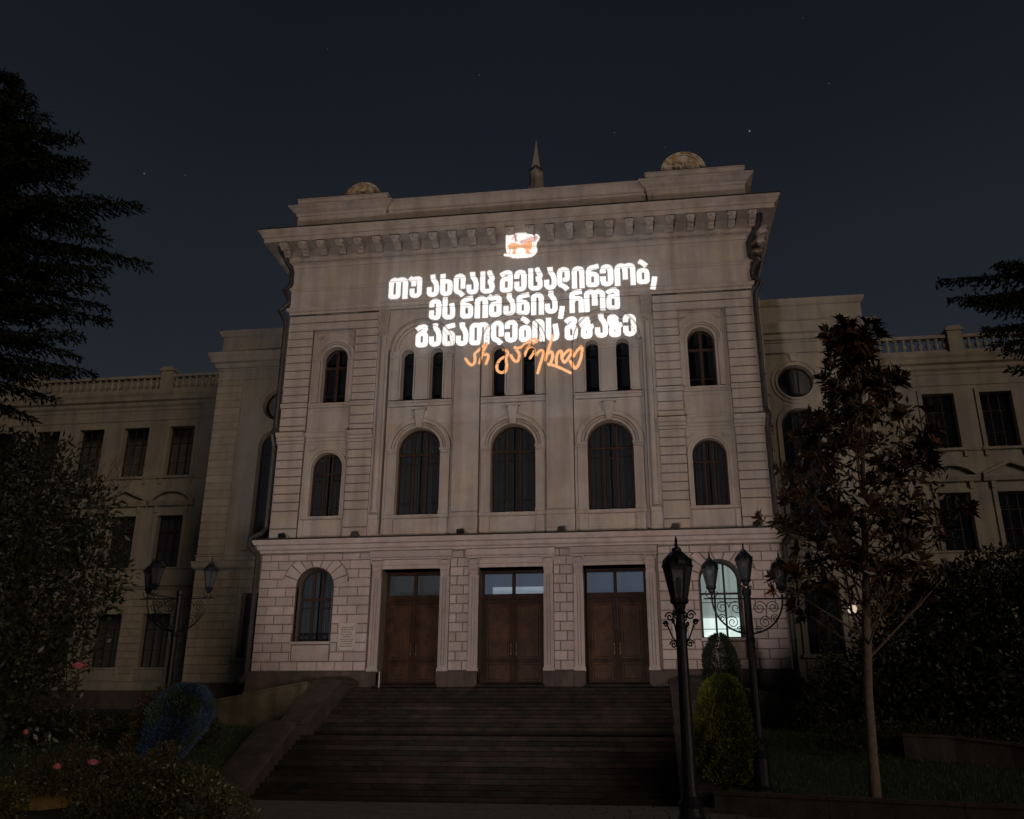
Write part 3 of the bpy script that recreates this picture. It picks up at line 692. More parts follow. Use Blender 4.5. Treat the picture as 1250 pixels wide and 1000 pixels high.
for s in SY:
    x0, x1 = sorted((s*6.45, s*11.0))
    for z, o, e in ((22.64, .004, 0), (22.80, .08, .05), (23.13, .055, .05), (23.66, .105, .1)): bp('shade_line' if z < 23.5 else 'tin_flashing', MB().box(x0-e, x1+e, .28-o, .28-o+.01, z-.018, z+.018), GRIME_SHADE if z < 23.5 else TIN)
    for z in (11.045, 12.505): 
        for a, b in ((9.55, 10.9), (6.35, 7.55)): bp('tin_flashing', MB().box(s*a, s*b, YP-(.265 if z < 12 else .105), YP-.09, z-.012, z+.022), TIN)
    for z in (10.54, 10.68, 10.83):
        o = {10.54: .03, 10.68: .06, 10.83: .12}[z]
        for a, b in ((9.58, 10.86), (6.38, 7.52)): bp('shade_line', MB().box(s*a, s*b, YP-o-.006, YP-o+.01, z-.014, z+.014), GRIME_SHADE)
    for cx, cz, rr, o in ((s*8.47, 9.41, .945, 0), (s*8.47, 9.41, .82, .072), (s*8.45, 14.75, .985, 0), (s*8.45, 14.75, .735, .0), (s*8.45, 14.75, .84, .082)):
        bp('shade_line', MB().ring(cx, cz, rr-.012, rr+.012, YB-o-.006, YB-o+.01, 0, math.pi, 24), GRIME_SHADE)
for cx, hb in BAY:
    for cz, rr, y in ((10.16, 1.475, YR), (10.16, 1.245, YR-.122), (10.16, 1.13, YR), (15.0, 1.515, YC), (15.0, 1.34, YR), (15.0, 1.17, YR)):
        bp('shade_line', MB().ring(cx, cz, rr-.013, rr+.013, y-.006, y+.01, 0, math.pi, 28), GRIME_SHADE)
    for sg in SY:
        bp('shade_line', MB().box(cx+sg*1.43, cx+sg*1.455, YR-.006, YR+.01, 7.2, 10.0), GRIME_SHADE); bp('shade_line', MB().box(cx+sg*hb-.012, cx+sg*hb+.012, YC-.004, YR, 6.3, 15.0), GRIME_SHADE)
    bp('tin_flashing', MB().box(cx-1.48, cx+1.48, YR-.165, YR-.02, 12.475, 12.50), TIN); bp('shade_line', MB().box(cx-1.48, cx+1.48, YR-.006, YR+.01, 12.20, 12.23), GRIME_SHADE)
for cx, h, *_ in DO:
    e = h+.5
    bp('shade_line', MB().box(cx-h, cx+h, -.036, -.02, 4.87, 4.893), GRIME_SHADE)
    for z, o in ((5.19, .185), (5.455, .335)): bp('shade_line', MB().box(cx-e-.01, cx+e+.01, .03-o-.008, .03-o+.01, z-.013, z+.013), GRIME_SHADE)
bp('roof_parapet', MB().box(-42, -17.2, 12.4, 12.6, 17.2, 19.42), SIDEM)
# ---- spire and medallions ------------------------------------------------
m = MB(); m.lathe([(.55, 20.9), (.55, 26.7), (.60, 26.8), (.60, 26.95), (.46, 27.1), (.40, 27.25), (.37, 28.2), (.0, 28.5)], (.47, 6, 0), 8)
q = bp('spire_turret', m, SIDEM)
m = MB(); m.lathe([(.41, 28.05), (.33, 28.35), (.18, 29.2), (.06, 30.0), (.02, 30.35)], (.47, 6, 0), 4, rot=math.pi/4)
obj('spire_roof', m, SIDEM, q)
m = MB()
for s in SY: m.tube([(.47-.40*s*0, 5.55, 28.3), (.47+s*.36, 5.60, 28.02)], .05, 5)
obj('eave', m, IRON, q)
for s, cx, cz, rr in ((-1, -8.0, 24.0, 1.00), (1, 8.28, 24.22, 1.10)):
    y = 1.1; m = MB(); m.ring(cx, cz, .0001, rr*.80, y+.03, y+.3, 0, math.pi*2, 32); m.ring(cx, cz, rr*.80, rr*.86, y-.03, y+.3, 0, math.pi*2, 32); m.ring(cx, cz, rr*.86, rr, y+.02, y+.3, 0, math.pi*2, 32)
    for i in range(26):
        a = i*math.pi/25; m.box(cx+rr*.93*math.cos(a)-.03, cx+rr*.93*math.cos(a)+.03, y-.01, y+.05, cz+rr*.93*math.sin(a)-.03, cz+rr*.93*math.sin(a)+.03)
    q = bp('medallion', m, GOLD)
    m = MB(); rnd = random.Random(3 if s < 0 else 5)
    for i in range(13):
        a = rnd.uniform(.2, 2.9); d = rnd.uniform(.1, .55)*rr; m.lathe([(0, -.1), (.10, -.04), (.11, .04), (0, .1)], (cx+d*math.cos(a), y+.02, cz+d*math.sin(a)*.9+.05), 7)
    obj('carved_emblem', m, GOLD, q)
# ---- drain pipes --------------------------------------------------------
for s in SY:
    y = -.06
    pts = [(11.42, -.55, 20.55), (11.40, -.3, 20.3), (11.0, -.02, 19.6), (10.86, y, 19.3), (10.86, y, 18.65), (11.16, y-.05, 18.32), (10.90, y, 17.85), (10.90, y, 17.6), (11.26, y-.1, 17.2), (10.98, y, 16.75), (10.93, y, 16.4), (10.93, y, 11.3), (11.0, y-.2, 10.9), (10.93, y, 10.4), (10.93, y, 6.65), (11.0, -.3, 6.35), (11.42, -.45, 6.1), (11.42, -.42, 5.75), (11.13, -.12, 5.4), (11.12, -.10, 5.1), (11.12, -.10, .5), (11.16, -.3, .22), (11.22, -.5, .12)]
    m = MB().tube([(s*a, b, c) for a, b, c in pts], .115, 8)
    q = bp('drain_pipe', m, PIPE)
    for zz in (1.6, 3.6, 7.6, 9.4, 12.8, 14.6, 16.0):
        xx = 11.12 if zz < 5.5 else 10.93
        obj('pipe_collar', MB().lathe([(.13, -.04), (.14, 0), (.13, .04)], (s*xx, -.1 if zz < 5.5 else y, zz), 8), PIPE, q)

# ---- links (set back) and wings -------------------------------------------
LY = 5.5; WY = 11.0
for s in SY:
    m = MB(); lo, hi = sorted((s*10.8, s*15.42))
    wall_opening(m, lo, hi, -3.0, 5.9, [(s*13.42, .78, 1.54, 4.66, 0)], LY, LY+.6)
    wall_opening(m, lo, hi, 5.9, 13.45, [(s*13.30, .87, 6.95, 13.14, 1)], LY, LY+.6)
    wall_opening(m, lo, hi, 13.45, 17.0, [(s*13.30, .86, 13.70, 15.42, 2)], LY, LY+.6)
    m.box(s*15.42, s*16.82, LY-.03, WY+1, -3, 17.0); m.box(lo, hi, LY+1.6, LY+1.7, 0, 17)
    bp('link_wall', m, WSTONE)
    m = MB(); m.ring(s*13.30, 14.56, .86, .96, LY-.06, LY, 0, 2*math.pi, 36); m.ring(s*13.30, 14.56, 1.06, 1.16, LY-.05, LY, 0, 2*math.pi, 36); m.prism([(s*13.30-.12, 15.6), (s*13.30+.12, 15.6), (s*13.30+.2, 16.05), (s*13.30-.2, 16.05)], LY-.14, LY)
    bp('round_window_surround', m, WSTONE)
    m = MB(); m.ring(s*13.30, 12.27, .87, 1.08, LY-.08, LY, 0, math.pi, 28)
    for g in SY: m.box(s*13.30+g*.87, s*13.30+g*1.08, LY-.08, LY, 6.95, 12.27)
    m.box(s*13.30-1.2, s*13.30+1.2, LY-.16, LY, 6.78, 6.95); bp('window_surround', m, WSTONE)
    m = MB()
    for g in SY: m.box(s*13.42+g*.78, s*13.42+g*1.02, LY-.08, LY, 1.54, 4.9)
    m.box(s*13.42-.78, s*13.42+.78, LY-.08, LY, 4.66, 4.9); m.box(s*13.42-1.1, s*13.42+1.1, LY-.14, LY, 1.38, 1.54); m.box(s*13.42-.95, s*13.42+.95, LY-.05, LY, .6, 1.3)
    bp('window_surround', m, WSTONE)
    window(B, s*13.30, .87, 6.95, 13.14, 1, LY+.35, (.33, .67), (11.9, 8.3), CURTW, thin=(7.4, 7.85))
    window(B, s*13.30, .86, 13.70, 15.42, 2, LY+.35, (.5,), (), None, mw_=.03)
    window(B, s*13.42, .78, 1.54, 4.66, 0, LY+.35, (.33, .67), (3.8,), CURTW, thin=(3.4, 2.1))
    # banded corner of the link
    zz = [6.60+.4155*i for i in range(24)]
    for a, b in zip(zz, zz[1:]):
        if b > 16.2: break
        bare('stone_course', block_mesh(1.44, b-a-.045, WBLOCK, .06, .018), B, (min(s*15.42, s*16.86), LY-.075, a+.0225))
    prof = [(0, 16.05), (.05, 16.08), (.05, 16.18), (.0, 16.20), (0, 16.60), (.06, 16.64), (.06, 16.72), (.16, 16.76), (.20, 17.0), (.34, 17.06), (.40, 17.25), (.48, 17.40), (.52, 17.50), (.52, 17.56), (.1, 17.66), (.1, 17.72), (-.02, 17.76), (-.02, 18.62), (.06, 18.68), (.16, 18.86), (.18, 18.98), (-2, 19.05)]
    v = []
    for o, z in prof: v += [(s*10.9, LY-.06-o, z), (s*(16.86+o), LY-.06-o, z), (s*(16.86+o), WY+2, z)]
    m = MB().add(v, [(3*i+k, 3*i+k+1, 3*i+4+k, 3*i+3+k) for i in range(len(prof)-1) for k in range(2)]); bp('link_cornice', m, WSTONE)
    prof = [(0, 5.84), (.08, 5.88), (.16, 5.96), (.20, 6.16), (.24, 6.24), (.04, 6.30), (.04, 6.50), (.1, 6.52), (.1, 6.58), (0, 6.60)]
    v = []
    for o, z in prof: v += [(s*10.9, LY-.04-o, z), (s*(16.82+o), LY-.04-o, z), (s*(16.82+o), WY, z)]
    m = MB().add(v, [(3*i+k, 3*i+k+1, 3*i+4+k, 3*i+3+k) for i in range(len(prof)-1) for k in range(2)]); bp('link_string_course', m, WSTONE)
    bp('plinth', MB().box(s*10.9, s*16.94, LY-.16, LY+.2, -3, .40), PLINTH)
    # ashlar of the link ground floor
    k = 0; z0 = .42
    while z0 < 5.7:
        z1 = z0+.41
        x = 16.84; js = [x]; x -= .5 if k % 2 else .95
        while x > 14.7: js.append(x); x -= .9
        js.append(14.46)
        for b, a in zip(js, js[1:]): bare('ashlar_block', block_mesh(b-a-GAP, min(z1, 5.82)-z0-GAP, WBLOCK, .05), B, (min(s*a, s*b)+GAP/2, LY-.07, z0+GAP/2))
        if z0 > 4.8:
            for a, b in ((12.4, 13.1), (13.1, 13.8), (13.8, 14.46)): bare('ashlar_block', block_mesh(b-a-GAP, min(z1, 5.82)-z0-GAP, WBLOCK, .05), B, (min(s*a, s*b)+GAP/2, LY-.05, z0+GAP/2))
        z0 = z1; k += 1
    # ------------- wing
    cs = [21.63+2.93*i for i in range(6)]
    hi_ = 42
    m = MB(); x0, x1 = sorted((s*16.8, s*hi_))
    wall_opening(m, x0, x1, -3, 5.9, [(s*c, .80, 1.53, 4.58, 0) for c in cs], WY, WY+.6)
    wall_opening(m, x0, x1, 5.9, 11.6, [(s*c, .80, 7.07, 10.07, 0) for c in cs], WY, WY+.6)
    wall_opening(m, x0, x1, 11.6, 17.2, [(s*c, .82, 12.50, 15.57, 0) for c in cs], WY, WY+.6)
    m.box(x0, x1, WY+1.6, WY+1.7, -3, 17.2); m.box(x0, x1, WY, WY+12, 17.2, 17.3)
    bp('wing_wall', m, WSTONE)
    bp('plinth', MB().box(x0, x1, WY-.2, WY, -3, .33), PLINTH)
    m = MB().mould([(0, .33), (.16, .33), (.16, .70), (.08, .78), (0, .8)], x0, x1, WY)
    m.mould([(0, 5.78), (.05, 5.8), (.12, 5.92), (.22, 5.98), (.22, 6.10), (.05, 6.14), (.05, 6.30), (0, 6.32)], x0, x1, WY)
    m.mould([(0, 6.92), (.08, 6.96), (.08, 7.05), (0, 7.07)], x0, x1, WY); m.mould([(0, 12.30), (.06, 12.33), (.10, 12.46), (0, 12.5)], x0, x1, WY)
    bp('wing_string_course', m, WSTONE)
    m = MB().mould([(0, 16.0), (.05, 16.04), (.05, 16.14), (.03, 16.18), (.03, 16.64), (.08, 16.70), (.08, 16.86), (.20, 16.98), (.24, 17.16), (.40, 17.24), (.46, 17.46), (.55, 17.60), (.58, 17.72), (.58, 17.78), (-.6, 17.9)], x0, x1, WY)
    bp('wing_cornice', m, WSTONE)
    fx = None
    for i, c in enumerate(cs):
        cx = s*c
        m = MB()
        for g in SY: m.box(cx+g*.82, cx+g*1.02, WY-.07, WY, 12.5, 15.8)
        m.box(cx-.82, cx+.82, WY-.07, WY, 15.57, 15.8); m.box(cx-1.12, cx+1.12, WY-.15, WY, 12.34, 12.48)
        for g in SY: m.box(cx+g*.95-.08, cx+g*.95+.08, WY-.10, WY, 12.0, 12.32)
        bp('window_surround', m, WSTONE)
        m = MB()
        for g in SY: m.box(cx+g*.80, cx+g*1.02, WY-.08, WY, 7.07, 10.45); m.box(cx+g*.93-.1, cx+g*.93+.1, WY-.16, WY, 10.25, 10.62)
        m.box(cx-.80, cx+.80, WY-.08, WY, 10.07, 10.3)
        m.mould([(0, 10.60), (.2, 10.64), (.26, 10.78), (.3, 10.86), (.3, 10.94), (0, 10.96)], cx-1.38, cx+1.38, WY)
        if i % 2 == 0:
            R_ = (1.38**2+.66**2)/(2*.66); cz = 10.94+.66-R_; a0 = math.asin(1.38/R_)
            m.ring(cx, cz, R_-.14, R_, WY-.32, WY, math.pi/2-a0, math.pi/2+a0, 16)
        else:
            for g in SY: m.prism([(cx+g*1.4, 10.92), (cx+g*1.4, 11.06), (cx, 11.70), (cx, 11.54)], WY-.32, WY)
        bp('window_hood', m, WSTONE)
        m = MB().box(cx-.8, cx+.8, WY-.05, WY, .85, 1.40); m.box(cx-.92, cx+.92, WY-.12, WY, 1.42, 1.53); bp('window_sill', m, WSTONE)
        if fx is None:
            fx = [window(B, cx, .80, 1.53, 4.58, 0, WY+.35, (.33, .67), (3.6,), None, thin=(2.5,)),
                  window(B, cx, .80, 7.07, 10.07, 0, WY+.35, (.33, .67), (9.2,), CURTW, thin=(8.2,)),
                  window(B, cx, .82, 12.50, 15.57, 0, WY+.35, (.33, .67), (14.6,), None, thin=(13.4,))]; c0 = cx
        else:
            for f in fx: part_copy(f, cx-c0, B)
    # balustrade
    for x in (16.9, 22.93, 31.7, 40.5):
        if x > 17: 
            m = MB().box(s*x-.38, s*x+.38, WY-.40, WY+.3, 17.86, 19.1); m.box(s*x-.46, s*x+.46, WY-.48, WY+.38, 19.1, 19.24); m.prism([(s*x-.46, 19.24), (s*x+.46, 19.24), (s*x+.3, 19.36), (s*x-.3, 19.36)], WY-.48, WY+.38)
            bp('balustrade_pier', m, WSTONE)
    m = MB().box(x0, x1, WY-.28, WY+.10, 18.74, 18.92); m.box(x0, x1, WY-.28, WY+.10, 17.86, 18.0); bp('balustrade_rail', m, WSTONE)
    if s < 0:
        bm_ = MB().lathe([(.13, 0), (.13, .06), (.07, .09), (.06, .14), (.13, .26), (.15, .34), (.11, .44), (.06, .54), (.055, .62), (.10, .66), (.12, .74)], (0, 0, 0), 8)
        bme = bpy.data.meshes.new('baluster'); bme.from_pydata(bm_.v, [], bm_.f); bme.materials.append(WSTONE)
    x = 17.3
    while x < 39:
        if min(abs(x-22.93), abs(x-31.7)) > .42: bare('baluster', bme, B, (s*x, WY-.09, 18.0))
        x += .425
    # wing ground-floor ashlar
    if s < 0:
        z0 = .78; k = 0
        while z0 < 5.6:
            z1 = min(z0+.405, 5.78); x = 16.95+(.3 if k % 2 else 0); 
            while x < 30.2:
                b = x+.62
                skip = z0 < 4.55 and any(b > c-.84 and x < c+.84 for c in cs)
                a_, b_ = x, b
                if z0 < 4.4 and z1 > 1.42:
                    for c in cs:
                        if a_ < c-.84 < b_: b_ = c-.84
                        if a_ < c+.84 < b_: a_ = c+.84
                    if any(a_ >= c-.85 and b_ <= c+.85 for c in cs): x += .62; continue
                elif z0 < 1.42:
                    for c in cs:
                        if a_ < c-.94 < b_: b_ = c-.94
                        if a_ < c+.94 < b_: a_ = c+.94
                    if any(a_ >= c-.95 and b_ <= c+.95 for c in cs): x += .62; continue
                if b_-a_ > .12: bare('wing_block', block_mesh(b_-a_-GAP, z1-z0-GAP, WBLOCK, .04, .016), B, (-b_+GAP/2, WY-.055, z0+GAP/2))
                x += .62
            z0 += .405; k += 1

# ================================================================ THE PROJECTION
L1 = [('თ', -6.03, -5.07), ('უ', -5.03, -4.37), ('ა', -4.16, -3.55), ('ხ', -3.51, -2.89), ('ლ', -2.86, -2.25), ('ა', -2.23, -1.64), ('ც', -1.58, -0.87), ('მ', -0.64, -0.0), ('ე', 0.04, 0.65), ('ც', 0.7, 1.41), ('ა', 1.46, 2.06), ('დ', 2.06, 2.69), ('ი', 2.75, 3.37), ('ნ', 3.41, 4.05), ('ე', 4.08, 4.7), ('ო', 4.75, 5.72), ('ბ', 5.75, 6.35), (',', 6.35, 6.68)]
L2 = [('ე', -4.01, -3.4), ('ს', -3.37, -2.72), ('ნ', -2.51, -1.87), ('ი', -1.82, -1.17), ('შ', -1.17, -0.5), ('ა', -0.46, 0.12), ('ნ', 0.14, 0.79), ('ი', 0.83, 1.46), ('ა', 1.48, 2.09), (',', 2.11, 2.38), ('რ', 2.62, 3.31), ('ო', 3.31, 4.28), ('მ', 4.31, 4.96)]
L3 = [('გ', -4.6, -3.98), ('ა', -3.95, -3.35), ('ნ', -3.32, -2.7), ('ა', -2.68, -2.07), ('თ', -2.04, -1.09), ('ლ', -1.03, -0.41), ('ე', -0.39, 0.22), ('ბ', 0.27, 0.85), ('ი', 0.89, 1.47), ('ს', 1.53, 2.14), ('გ', 2.38, 2.98), ('ზ', 3.04, 3.72), ('ა', 3.75, 4.35), ('ზ', 4.33, 5.01), ('ე', 5.02, 5.63)]
S = [[(-2.18, 14.34), (-2.05, 14.12), (-1.91, 13.99), (-1.77, 14.08), (-1.74, 14.29), (-1.78, 14.57), (-1.54, 14.78), (-1.22, 15.02)], [(-1.23, 14.94), (-1.4, 14.58), (-1.53, 14.1)], [(-1.29, 14.47), (-1.18, 14.51), (-1.12, 14.36), (-1.23, 14.02)], [(-0.45, 14.6), (-0.29, 14.64), (-0.21, 14.49), (-0.33, 14.24), (-0.27, 13.92), (-0.3, 13.62), (-0.5, 13.44), (-0.72, 13.56), (-0.76, 13.82), (-0.63, 14.1), (-0.36, 14.27)], [(-0.09, 14.37), (0.02, 14.14), (0.16, 14.02), (0.28, 14.13), (0.3, 14.44), (0.09, 14.75), (0.09, 14.75)], [(0.14, 14.71), (0.36, 14.72), (0.57, 14.9), (0.85, 15.11), (1.08, 15.12), (1.15, 15.02), (0.95, 14.91)], [(0.78, 14.97), (0.72, 14.7), (0.62, 14.54), (0.52, 14.25)], [(0.65, 14.61), (0.83, 14.67), (0.98, 14.63), (0.97, 14.41), (0.78, 14.12)], [(1.09, 14.33), (1.16, 14.49), (1.34, 14.58), (1.41, 14.41), (1.31, 14.06), (1.13, 13.44)], [(1.86, 15.29), (1.72, 14.89), (1.62, 14.54), (1.48, 14.05)], [(1.59, 14.37), (1.77, 14.52), (1.84, 14.31), (1.78, 14.04), (1.68, 13.82), (1.63, 13.88)], [(2.0, 13.87), (1.98, 14.13), (2.05, 14.4), (2.19, 14.52), (2.25, 14.42), (2.22, 14.15), (2.34, 13.88), (2.55, 14.13), (2.7, 14.45), (2.59, 14.54), (2.37, 14.36), (2.23, 14.15)], [(1.76, 13.84), (2.11, 13.69), (2.61, 13.4)], [(2.76, 14.17), (2.93, 14.44), (3.12, 14.65), (3.17, 14.51), (3.1, 14.07), (2.96, 13.7), (2.81, 13.53), (2.61, 13.96)]]
BADGE = [(-0.37, 20.68), (-0.31, 20.76), (-0.19, 20.83), (0.12, 20.86), (0.78, 20.82), (0.92, 20.77), (1.03, 20.65), (1.12, 20.7), (1.2, 20.65), (1.3, 20.51), (1.22, 20.32), (1.13, 20.19), (1.13, 19.93), (1.16, 19.77), (1.13, 19.64), (1.01, 19.5), (0.82, 19.41), (0.5, 19.4), (0.0, 19.41), (-0.18, 19.51), (-0.42, 19.56), (-0.47, 19.63), (-0.42, 19.7), (-0.3, 19.71), (-0.34, 19.88), (-0.37, 20.26)]
LION = [(-0.26, 20.17), (-0.16, 20.25), (0.02, 20.29), (0.21, 20.24), (0.4, 20.12), (0.52, 20.19), (0.64, 20.34), (0.78, 20.39), (0.92, 20.29), (0.91, 20.05), (0.87, 19.84), (0.73, 19.75), (0.87, 19.67), (0.88, 19.59), (0.61, 19.61), (0.59, 19.84), (0.47, 19.98), (0.31, 20.02), (0.19, 19.97), (0.12, 19.85), (0.14, 19.66), (0.03, 19.62), (-0.06, 19.67), (0.0, 19.86), (-0.08, 19.99), (-0.13, 19.87), (-0.18, 19.63), (-0.24, 19.66), (-0.16, 19.87), (-0.23, 20.01)]
MANE = [(0.31, 20.36), (0.45, 20.42), (0.64, 20.45), (0.73, 20.57), (0.87, 20.65), (1.06, 20.61), (1.19, 20.54), (1.17, 20.43), (1.06, 20.31), (0.94, 20.29), (0.82, 20.38), (0.68, 20.39), (0.54, 20.24), (0.43, 20.09), (0.34, 20.2)]
TAIL = [(-0.06, 20.53), (-0.02, 20.66), (0.09, 20.73), (0.16, 20.64), (0.14, 20.51), (0.2, 20.4), (0.17, 20.36), (0.09, 20.49), (0.12, 20.65), (0.05, 20.67), (-0.01, 20.58)]
HB = .12   # half stroke in x-heights
def fil(pts, r, n=5):
    pts = [p for i, p in enumerate(pts) if i == 0 or abs(p[0]-pts[i-1][0])+abs(p[1]-pts[i-1][1]) > 1e-4]
    out = [pts[0]]
    for a, b, c in zip(pts, pts[1:], pts[2:]):
        a, b, c = (np.array(q, float) for q in (a, b, c)); u = a-b; v = c-b; lu, lv = np.linalg.norm(u), np.linalg.norm(v)
        d = min(r, lu*.5, lv*.5); p, q = b+u/lu*d, b+v/lv*d
        for i in range(n+1):
            t = i/n; out.append(tuple((1-t)**2*p+2*t*(1-t)*b+t*t*q))
    out.append(pts[-1]); return out
Lx, Rx, Bz, Tz = .12, .44, .12, .88
def ringp(x0, x1, z0, z1): return [((x0+x1)/2, z0), (x0, z0), (x0, z1), (x1, z1), (x1, z0), ((x0+x1)/2, z0)]
G = {   # letter: (width, [strokes])
'ი': (.56, [[(Lx, 0), (Lx, Tz), (Rx, Tz), (Rx, 0)]]),
'ე': (.56, [[(Lx, .60), (Lx, Tz), (Rx, Tz), (Rx, Bz), (Lx, Bz), (Lx, .46)]]),
'ა': (.56, [[(.27, 1.02), (.27, .84), (Rx, .60), (Rx, Bz), (Lx, Bz), (Lx, .46)]]),
'ხ': (.56, [[(Lx, 1.03), (Lx, Bz), (Rx, Bz), (Rx, .68), (Lx, .68)]]),
'ლ': (.56, [[(.43, .30), (.43, Tz), (Lx, Tz), (Lx, .22), (.30, .14), (.44, -.02)]]),
'ც': (.66, [[(Lx, 1.02), (Lx, Bz), (.54, Bz), (.54, .44), (.40, .53)], [(.40, 1.02), (.44, .88), (.55, .72), (.52, .58), (.38, .54)]]),
'მ': (.56, [ringp(Lx, Rx, Bz, .62), [(Rx, .4), (Rx, .90), (.22, .90), (.05, .78)]]),
'ნ': (.56, [ringp(Lx, Rx, Bz, .60), [(Lx, .4), (Lx, .86), (.54, .93)]]),
'დ': (.56, [[(.27, .42), (Rx, .42), (Rx, Tz), (Lx, Tz), (Lx, .22), (.30, .14), (.44, -.02)]]),
'ო': (.93, [[(Lx, 0), (Lx, Tz), (.465, Tz), (.465, .26)], [(.465, .5), (.465, Tz), (.81, Tz), (.81, 0)]]),
'ბ': (.56, [ringp(Lx, Rx, Bz, .62), [(.12, 1.04), (.30, .94), (.44, .80)]]),
',': (.28, [[(.20, .32), (.10, -.22)]]),
'ს': (.60, [[(Lx, 1.02), (Lx, Bz), (.48, Bz), (.48, .40), (.41, .74)]]),
'შ': (.60, [ringp(.14, .46, Bz, .60), [(.02, .98), (.14, .84), (.30, .90), (.46, .88), (.46, .45)]]),
'რ': (.62, [[(Lx, 0), (Lx, .88), (.54, .93)], [(Lx, .45), (.20, .62), (.50, .62), (.50, 0)]]),
'გ': (.56, [ringp(Lx, Rx, Bz, .60), [(.05, .78), (.20, .90), (.40, .92), (.44, .78), (.30, .64)]]),
'ზ': (.66, [ringp(.11, .37, .62, .88), ringp(.18, .46, .12, .46), [(.36, .66), (.44, .50), (.62, .52)], [(.15, .6), (.22, .45)]]),
'თ': (.88, [ringp(Lx, Rx, Bz, Tz), [(Rx, .7), (Rx, Tz), (.76, Tz), (.76, 0)]]),
'უ': (.58, [[(.02, .94), (.14, .84), (.28, .89), (.46, .88), (.46, Bz), (.14, Bz), (.14, .44)], [(.20, .84), (.20, .55)]]),
}
CELL = .022; GX0, GX1, GZ0, GZ1 = -6.50, 7.38, 11.30, 21.40
NX, NZ = int((GX1-GX0)/CELL), int((GZ1-GZ0)/CELL)
gx = GX0+(np.arange(NX)+.5)*CELL; gz = GZ0+(np.arange(NZ)+.5)*CELL
ID = np.zeros((NZ, NX), np.int32)       # 0 dark film, else letter number
KIND = np.zeros((NZ, NX), np.int8)      # 1 clear, 2 orange, 3 pink
def stroke_mask(path, hw, out, round_ends=False):
    n = len(path)
    for i in range(n-1):
        a = np.array(path[i], float); b = np.array(path[i+1], float)
        x0, x1 = min(a[0], b[0])-hw, max(a[0], b[0])+hw; z0, z1 = min(a[1], b[1])-hw, max(a[1], b[1])+hw
        i0, i1 = max(0, int((x0-GX0)/CELL)), min(NX, int((x1-GX0)/CELL)+2); j0, j1 = max(0, int((z0-GZ0)/CELL)), min(NZ, int((z1-GZ0)/CELL)+2)
        if i1 <= i0 or j1 <= j0: continue
        X, Z = np.meshgrid(gx[i0:i1], gz[j0:j1]); d = b-a; L2 = d@d+1e-12
        t = ((X-a[0])*d[0]+(Z-a[1])*d[1])/L2; tc_ = np.clip(t, 0, 1)
        ok = (X-a[0]-tc_*d[0])**2+(Z-a[1]-tc_*d[1])**2 < hw*hw
        if not round_ends:
            if i == 0: ok &= t > 0
            if i == n-2: ok &= t < 1
        out[j0:j1, i0:i1] |= ok
def poly_mask(poly):
    X, Z = np.meshgrid(gx, gz); ins = np.zeros(X.shape, bool); n = len(poly)
    for i in range(n):
        (xa, za), (xb, zb) = poly[i], poly[(i+1) % n]
        c = (za > Z) != (zb > Z)
        with np.errstate(divide='ignore', invalid='ignore'): ins ^= c & (X < (xb-xa)*(Z-za)/((zb-za) if zb != za else 1e-9)+xa)
    return ins
XH = 1.185; owners = {}; num = 0
LINES = [('text_line', 'first and widest line of bold white Georgian lettering, just below the lion emblem', L1, 17.61),
         ('text_line', 'second and shortest line of bold white Georgian lettering, in the middle of the three', L2, 16.36),
         ('text_line', 'third line of bold white Georgian lettering, just above the orange handwriting', L3, 14.98)]
for li, (nm, lab, L, zb) in enumerate(LINES):
    for ch, x0, x1 in L:
        w_, strokes = G[ch]; num += 1; owners[num] = li; mk = np.zeros((NZ, NX), bool); sx = (x1-x0)/w_
        for st in strokes:
            closed = st[0] == st[-1]
            pts = fil([(x0+px*sx, zb+pz*XH) for px, pz in st], .16*XH)
            stroke_mask(pts, HB*XH*.86, mk, round_ends=closed)
        mk &= (ID == 0); ID[mk] = num; KIND[mk] = 1
for st in S:
    num += 1; owners[num] = 3; mk = np.zeros((NZ, NX), bool)
    stroke_mask(fil(st, .10, 3), .068, mk, True); ID[mk] = num; KIND[mk] = 2
num += 1; owners[num] = 4; bn = num; mk = poly_mask(BADGE); ID[mk] = num; KIND[mk] = 1
for pl, k in ((LION, 4), (MANE, 3)):
    num += 1; owners[num] = 4; mk = poly_mask(pl); ID[mk] = num; KIND[mk] = k
mk = np.zeros((NZ, NX), bool); stroke_mask(TAIL+[TAIL[0]], .03, mk, True); num += 1; owners[num] = 4; mk &= (ID == bn); ID[mk] = num; KIND[mk] = 3
# --- the projector with its slide, standing just behind the viewpoint
PR = thing('slide_projector', 'black box projector on short legs throwing the lettering onto the facade', 'projector', (PROJ.x, PROJ.y, -3.65))
axis = (AIM-PROJ).normalized(); SD = .7
def to_slide(x, z):
    d = Vector((x, .15, z))-PROJ; return PROJ+d*(SD/d.dot(axis))
sl = MB(); fo = MB(); fp = MB(); fo2 = MB(); PW = Vector((PROJ.x, PROJ.y, -3.65))
def add_run(mb, i0, i1, j0, j1):
    mb.add([to_slide(GX0+i*CELL, GZ0+j*CELL)-PW for i, j in ((i0, j0), (i1, j0), (i1, j1), (i0, j1))], [(0, 1, 2, 3)])
rowkey = {}
prev = {}
for j in range(NZ):
    row = KIND[j]; ch = np.flatnonzero(np.diff(row))+1; st = np.concatenate(([0], ch, [NX])); cur = {}
    for a, b in zip(st, st[1:]):
        k = int(row[a])
        if k == 1: continue
        key = (int(a), int(b), k)
        cur[key] = prev.pop(key, j)
    for (a, b, k), js in prev.items(): add_run({0: sl, 2: fo, 3: fp, 4: fo2}[k], a, b, js, j)
    prev = cur
for (a, b, k), js in prev.items(): add_run({0: sl, 2: fo, 3: fp, 4: fo2}[k], a, b, js, NZ)
